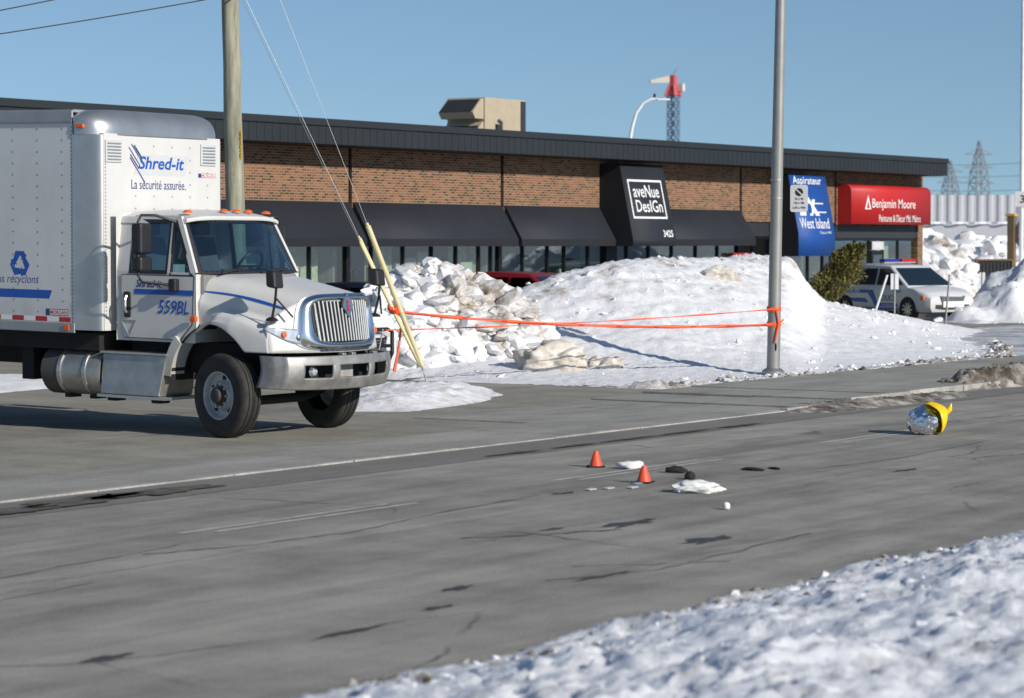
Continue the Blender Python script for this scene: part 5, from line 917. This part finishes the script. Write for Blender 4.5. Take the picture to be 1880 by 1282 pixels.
# cedar
random.seed(8); t = thing('cedar_shrub', 'leaning dark green cedar shrub on the snow bank beside the police van', 'shrub', (54.9, 28.35, .72))
MB().tube([(-.1, .1, -.3), (.0, .05, .3), (.25, -.15, .9), (.5, -.4, 1.5)], [.07, .06, .04, .015], 8).build('trunk', 'weathered_wood', t, smooth=50)
ax = Vector((.6, -.89, 1.62)); lf = MB(); sd_ = Vector((.559, -.829, 0))
for i in range(8500):
    h = random.random() ** .85; w_ = (.14 + .27 * math.sin(math.pi * min(1, h * .85 + .12)) ** .8) * (1 + .5 * mnoise.noise((h * 5, i * .001, 2))); a = random.uniform(0, 6.28); q = math.sqrt(random.random()) ** .6
    clump = 1 + .75 * mnoise.noise((math.cos(a) * 1.9, math.sin(a) * 1.9, h * 5.5)); c = ax * h + Vector((math.cos(a), math.sin(a), 0)) * w_ * q * clump
    d = (Vector((math.cos(a) * .7, math.sin(a) * .7, random.uniform(.2, 1.3))) + Vector((random.uniform(-.5, .5), random.uniform(-.5, .5), 0))).normalized(); s_ = d.cross(Vector((random.uniform(-1, 1), random.uniform(-1, 1), random.uniform(-1, 1)))).normalized(); l_ = random.uniform(.045, .095); ww = random.uniform(.014, .028)
    lf.add([c - s_ * ww * .5, c + d * l_ * .5 - s_ * ww, c + d * l_, c + d * l_ * .5 + s_ * ww, c + s_ * ww * .5], [(0, 1, 2, 3, 4)])
cr = lf.build('crown', 'cedar_leaf', t, fix=False)
# thin posts in the lot
def post(label, loc, top, plate=None, m='galvanised'):
    t = thing('marker_post', label, 'post', loc); b = Vector(top) - Vector(loc); MB().tube([(0, 0, -.1), b], .032, 6).build('post', m, t)
    if plate:
        c = b + Vector((0, 0, -.2)); r_ = Vector((.559, -.829, 0)); n_ = Vector((-.829, -.559, 0)); p = MB(); p.hexa([c + r_ * x + n_ * e + Vector((0, 0, z)) for z in (-.22, .22) for x, e in ((-.11, .036), (.11, .036), (.11, .042), (-.11, .042))]); p.build('plate', 'white_post', t); MB().tube([c + n_ * .048 + Vector((0, 0, -.22)), c + n_ * .048 + Vector((0, 0, .22))], .018, 4).build('plate_rib', 'galvanised', t)
post('upright post with a white plate in front of the police van door', (65.4, 31.2, .1), (65.4, 31.2, 1.5), True); post('leaning bare white post left of the plated post', (63.6, 31.0, .35), (64.0, 30.75, 1.5), None, 'white_post'); post('bare grey post in front of the police van grille', (68.9, 31.25, .02), (69.1, 31.2, 1.45)); post('post with a white plate in front of the dark bin', (85.6, 37.4, .05), (85.6, 37.4, 1.3), True); post('short red stake right of the police van', (82, 37.6, .3), (82, 37.6, 1.05), None, 'red_lens')
t = thing('waste_bin', 'dark slatted bin with brown frame standing in the far snow', 'bin', (93.3, 40.3, .0)); r_ = Vector((.559, -.829, 0)); n_ = Vector((-.829, -.559, 0))
def bx_(nm, x0, x1, z0, z1, e0, e1, m): p = MB(); p.hexa([r_ * x + n_ * e + Vector((0, 0, z)) for z in (z0, z1) for x, e in ((x0, e1), (x1, e1), (x1, e0), (x0, e0))]); return p.build(nm, m, t)
bx_('bin_body', -.6, .72, .3, 1.68, -.8, 0, 'bin_dark'); bx_('frame', -.66, .78, 1.68, 1.74, -.85, .05, 'brown_frame'); bx_('frame', .72, .8, 0, 1.68, -.04, .05, 'brown_frame'); bx_('frame', -.68, -.6, 0, 1.68, -.04, .05, 'brown_frame')
for i in range(9): bx_('slat', -.55 + i * .14, -.47 + i * .14, .35, 1.62, .004, .03, 'bin_dark')
kb = MB().box(84.5, 89, 36.3, 36.5, 0, .16).build('painted_kerb', 'kerb_yellow', base=True, bevel=.02); tag(kb, 'short yellow painted kerb right of the police van', 'kerb')
# things beyond the building
t = thing('sign_pole', 'tall white pole with a grey number plate at the right edge', 'sign pole', (98.7, 41.4, 0)); MB().tube([(0, 0, 0), (0, 0, 14)], [.1, .085], 12).build('pole', 'white_post', t, smooth=50)
p = MB(); p.hexa([r_ * x + n_ * e + Vector((0, 0, z)) for z in (3.85, 4.48) for x, e in ((-.3, .13), (.27, .13), (.27, .1), (-.3, .1))]); p.build('number_plate', 'sign_grey', t); lettering('3', r_ * -.1 + n_ * .134 + Vector((0, 0, 4.0)), r_, (0, 0, 1), .19, .33, 'ink_black', t, bold=.02)
t = thing('pylon_sign', 'small brown pillar with orange cap and dark oval board', 'sign', (101.3, 42.9, 0)); MB().box(-.2, .06, -.15, .15, 0, 3.5).build('pillar', 'brown_frame', t); MB().box(-.28, .14, -.2, .2, 3.5, 3.6).build('cap', 'kerb_yellow', t); ov = MB(); ov.prism([(.34 * math.cos(i * .3927) * (1 if abs(math.cos(i * .3927)) > .1 else 1), .62 * math.sin(i * .3927)) for i in range(16)], 0, .06, lambda q, e: r_ * (q[0] + .42) + n_ * (.1 + e) + Vector((0, 0, 2.75 + q[1]))); ov.build('board', 'bin_dark', t); MB().add([r_ * x + n_ * .17 + Vector((0, 0, z)) for x, z in ((.2, 2.62), (.64, 2.66), (.6, 2.82), (.22, 2.78))], [(0, 1, 2, 3)]).build('board_mark', 'decal_red', t)
t = thing('warehouse', 'far white corrugated metal warehouse beyond the snow heaps', 'warehouse', (215, 84, 0), rad(-34)); wl = MB()
def corr(x0, x1, y, z0, z1, st, dp): n = int((x1 - x0) / st); return MB().add([(x0 + i * st, y - (dp if (i // 2) % 2 else 0), z) for i in range(n) for z in (z0, z1)], [(2 * i, 2 * i + 2, 2 * i + 3, 2 * i + 1) for i in range(n - 1)])
MB().box(-30, 60, 0.4, 30, 0, 6.5).build('wall_core', 'sheet_grey', t)
t.rotation_euler = (0, 0, rad(-56)); corr(-25, 0, 0, 4.2, 6.55, .22, .12).build('corrugated_wall', 'sheet_grey', t); corr(0.05, 60, -.02, 4.2, 6.75, .4, .06).build('corrugated_wall', 'sheet_white', t); MB().box(-25, 60, .08, .35, 0, 4.1).build('lower_wall', 'sheet_grey', t); corr(-25, 60, -.1, 4.0, 4.2, .5, .3).build('ledge', 'sheet_white', t)
t = thing('street_light', 'curved street light rising behind the dark roof edge', 'street light', (98.4, 60, 0)); MB().tube([(0, 0, 0), (0, 0, 6.9)] + [(.559 * x, -.829 * x, z) for x, z in ((.12, 7.6), (.3, 8.2), (.62, 8.65), (1.0, 8.82), (1.3, 8.8))], [.1, .08, .075, .07, .065, .06, .055], 10).build('pole', 'white_post', t, smooth=60); lh = MB().box(-.3, .3, -.12, .12, 0, .1).build('lamp_head', 'white_post', t, bevel=.03)
lh.location = (.84, -1.245, 8.74); lh.rotation_euler = (0, 0, rad(-56)); MB().tube([(.62, -.92, 8.88), (.62, -.92, 9.05)], .06, 8).build('photocell', 'ink_black', t)
def lattice(mb, base, w0, w1, h, n, r):
    def cs(k): f = k / n; w_ = w0 + (w1 - w0) * f; return [Vector((sx * w_, sy * w_, h * f)) + base for sx, sy in ((-1, -1), (1, -1), (1, 1), (-1, 1))]
    for k in range(n):
        a, b = cs(k), cs(k + 1)
        for i in range(4): mb.bar(a[i], b[i], r); mb.bar(a[i], b[(i + 1) % 4], r * .6); mb.bar(a[(i + 1) % 4], b[i], r * .6); mb.bar(b[i], b[(i + 1) % 4], r * .6)
t = thing('tower_crane', 'distant tower crane with blue mast and red top', 'crane', (432, 253.5, 0)); mb = MB(); lattice(mb, Vector((0, 0, 0)), .85, .85, 31, 17, .16); mb.build('mast', 'crane_blue', t)
mb = MB(); lattice(mb, Vector((0, 0, 30.8)), 1.1, .55, 2.2, 2, .34); mb.build('turntable', 'crane_red', t); MB().box(-.6, .6, -.6, .6, 32.9, 34.9).build('tower_head', 'crane_red', t, bevel=.15); jb = MB(); d_ = Vector((-.559, .829, 0)); jb.hexa([d_ * .6 + Vector((0, -.4, 33.4)), d_ * 4.6 + Vector((0, -.2, 33.4)), d_ * 4.6 + Vector((0, .2, 33.4)), d_ * .6 + Vector((0, .4, 33.4)), d_ * .6 + Vector((0, -.4, 34.9)), d_ * 4.6 + Vector((0, -.2, 33.9)), d_ * 4.6 + Vector((0, .2, 33.9)), d_ * .6 + Vector((0, .4, 34.9))]); jb.build('jib', 'crane_cream', t); MB().box(.3, 1.2, -1.9, -.6, 31.8, 33.2).build('operator_cab', 'crane_cream', t); MB().bar((0, 0, 35), (.4, -.6, 36.2), .1).build('antenna', 'lattice_grey', t)
def pylon(label, loc, h):
    t = thing('power_pylon', label, 'pylon', loc, rad(-34), 'far power pylons'); mb = MB(); lattice(mb, Vector((0, 0, 0)), 3.2, 1.7, h * .72, 7, .16); lattice(mb, Vector((0, 0, h * .72)), 1.7, .15, h * .28, 4, .13); mb.build('tower', 'lattice_grey', t)
    for z in (.62, .76, .88): a_ = MB(); a_.bar((-5.5 * (1.2 - z * .5), 0, h * z), (5.5 * (1.2 - z * .5), 0, h * z), .16); a_.bar((-5.5 * (1.2 - z * .5), 0, h * z), (0, 0, h * (z + .05)), .09); a_.bar((5.5 * (1.2 - z * .5), 0, h * z), (0, 0, h * (z + .05)), .09); a_.build('crossarm', 'lattice_grey', t)
pylon('taller far power pylon right of the roof end', (651.6, 285.8, 0), 30); pylon('far power pylon just behind the end of the roof', (702.7, 317.3, 0), 26.5)
for z, zz in ((19, 'lowest far power line strung past the two pylons'), (23, 'middle far power line strung past the two pylons'), (26.5, 'topmost far power line strung past the two pylons')): wire('power_line', zz, (702, 330, z - 1), (640, 230, z), 1.5, .07, 'lattice_grey', cat='power line')
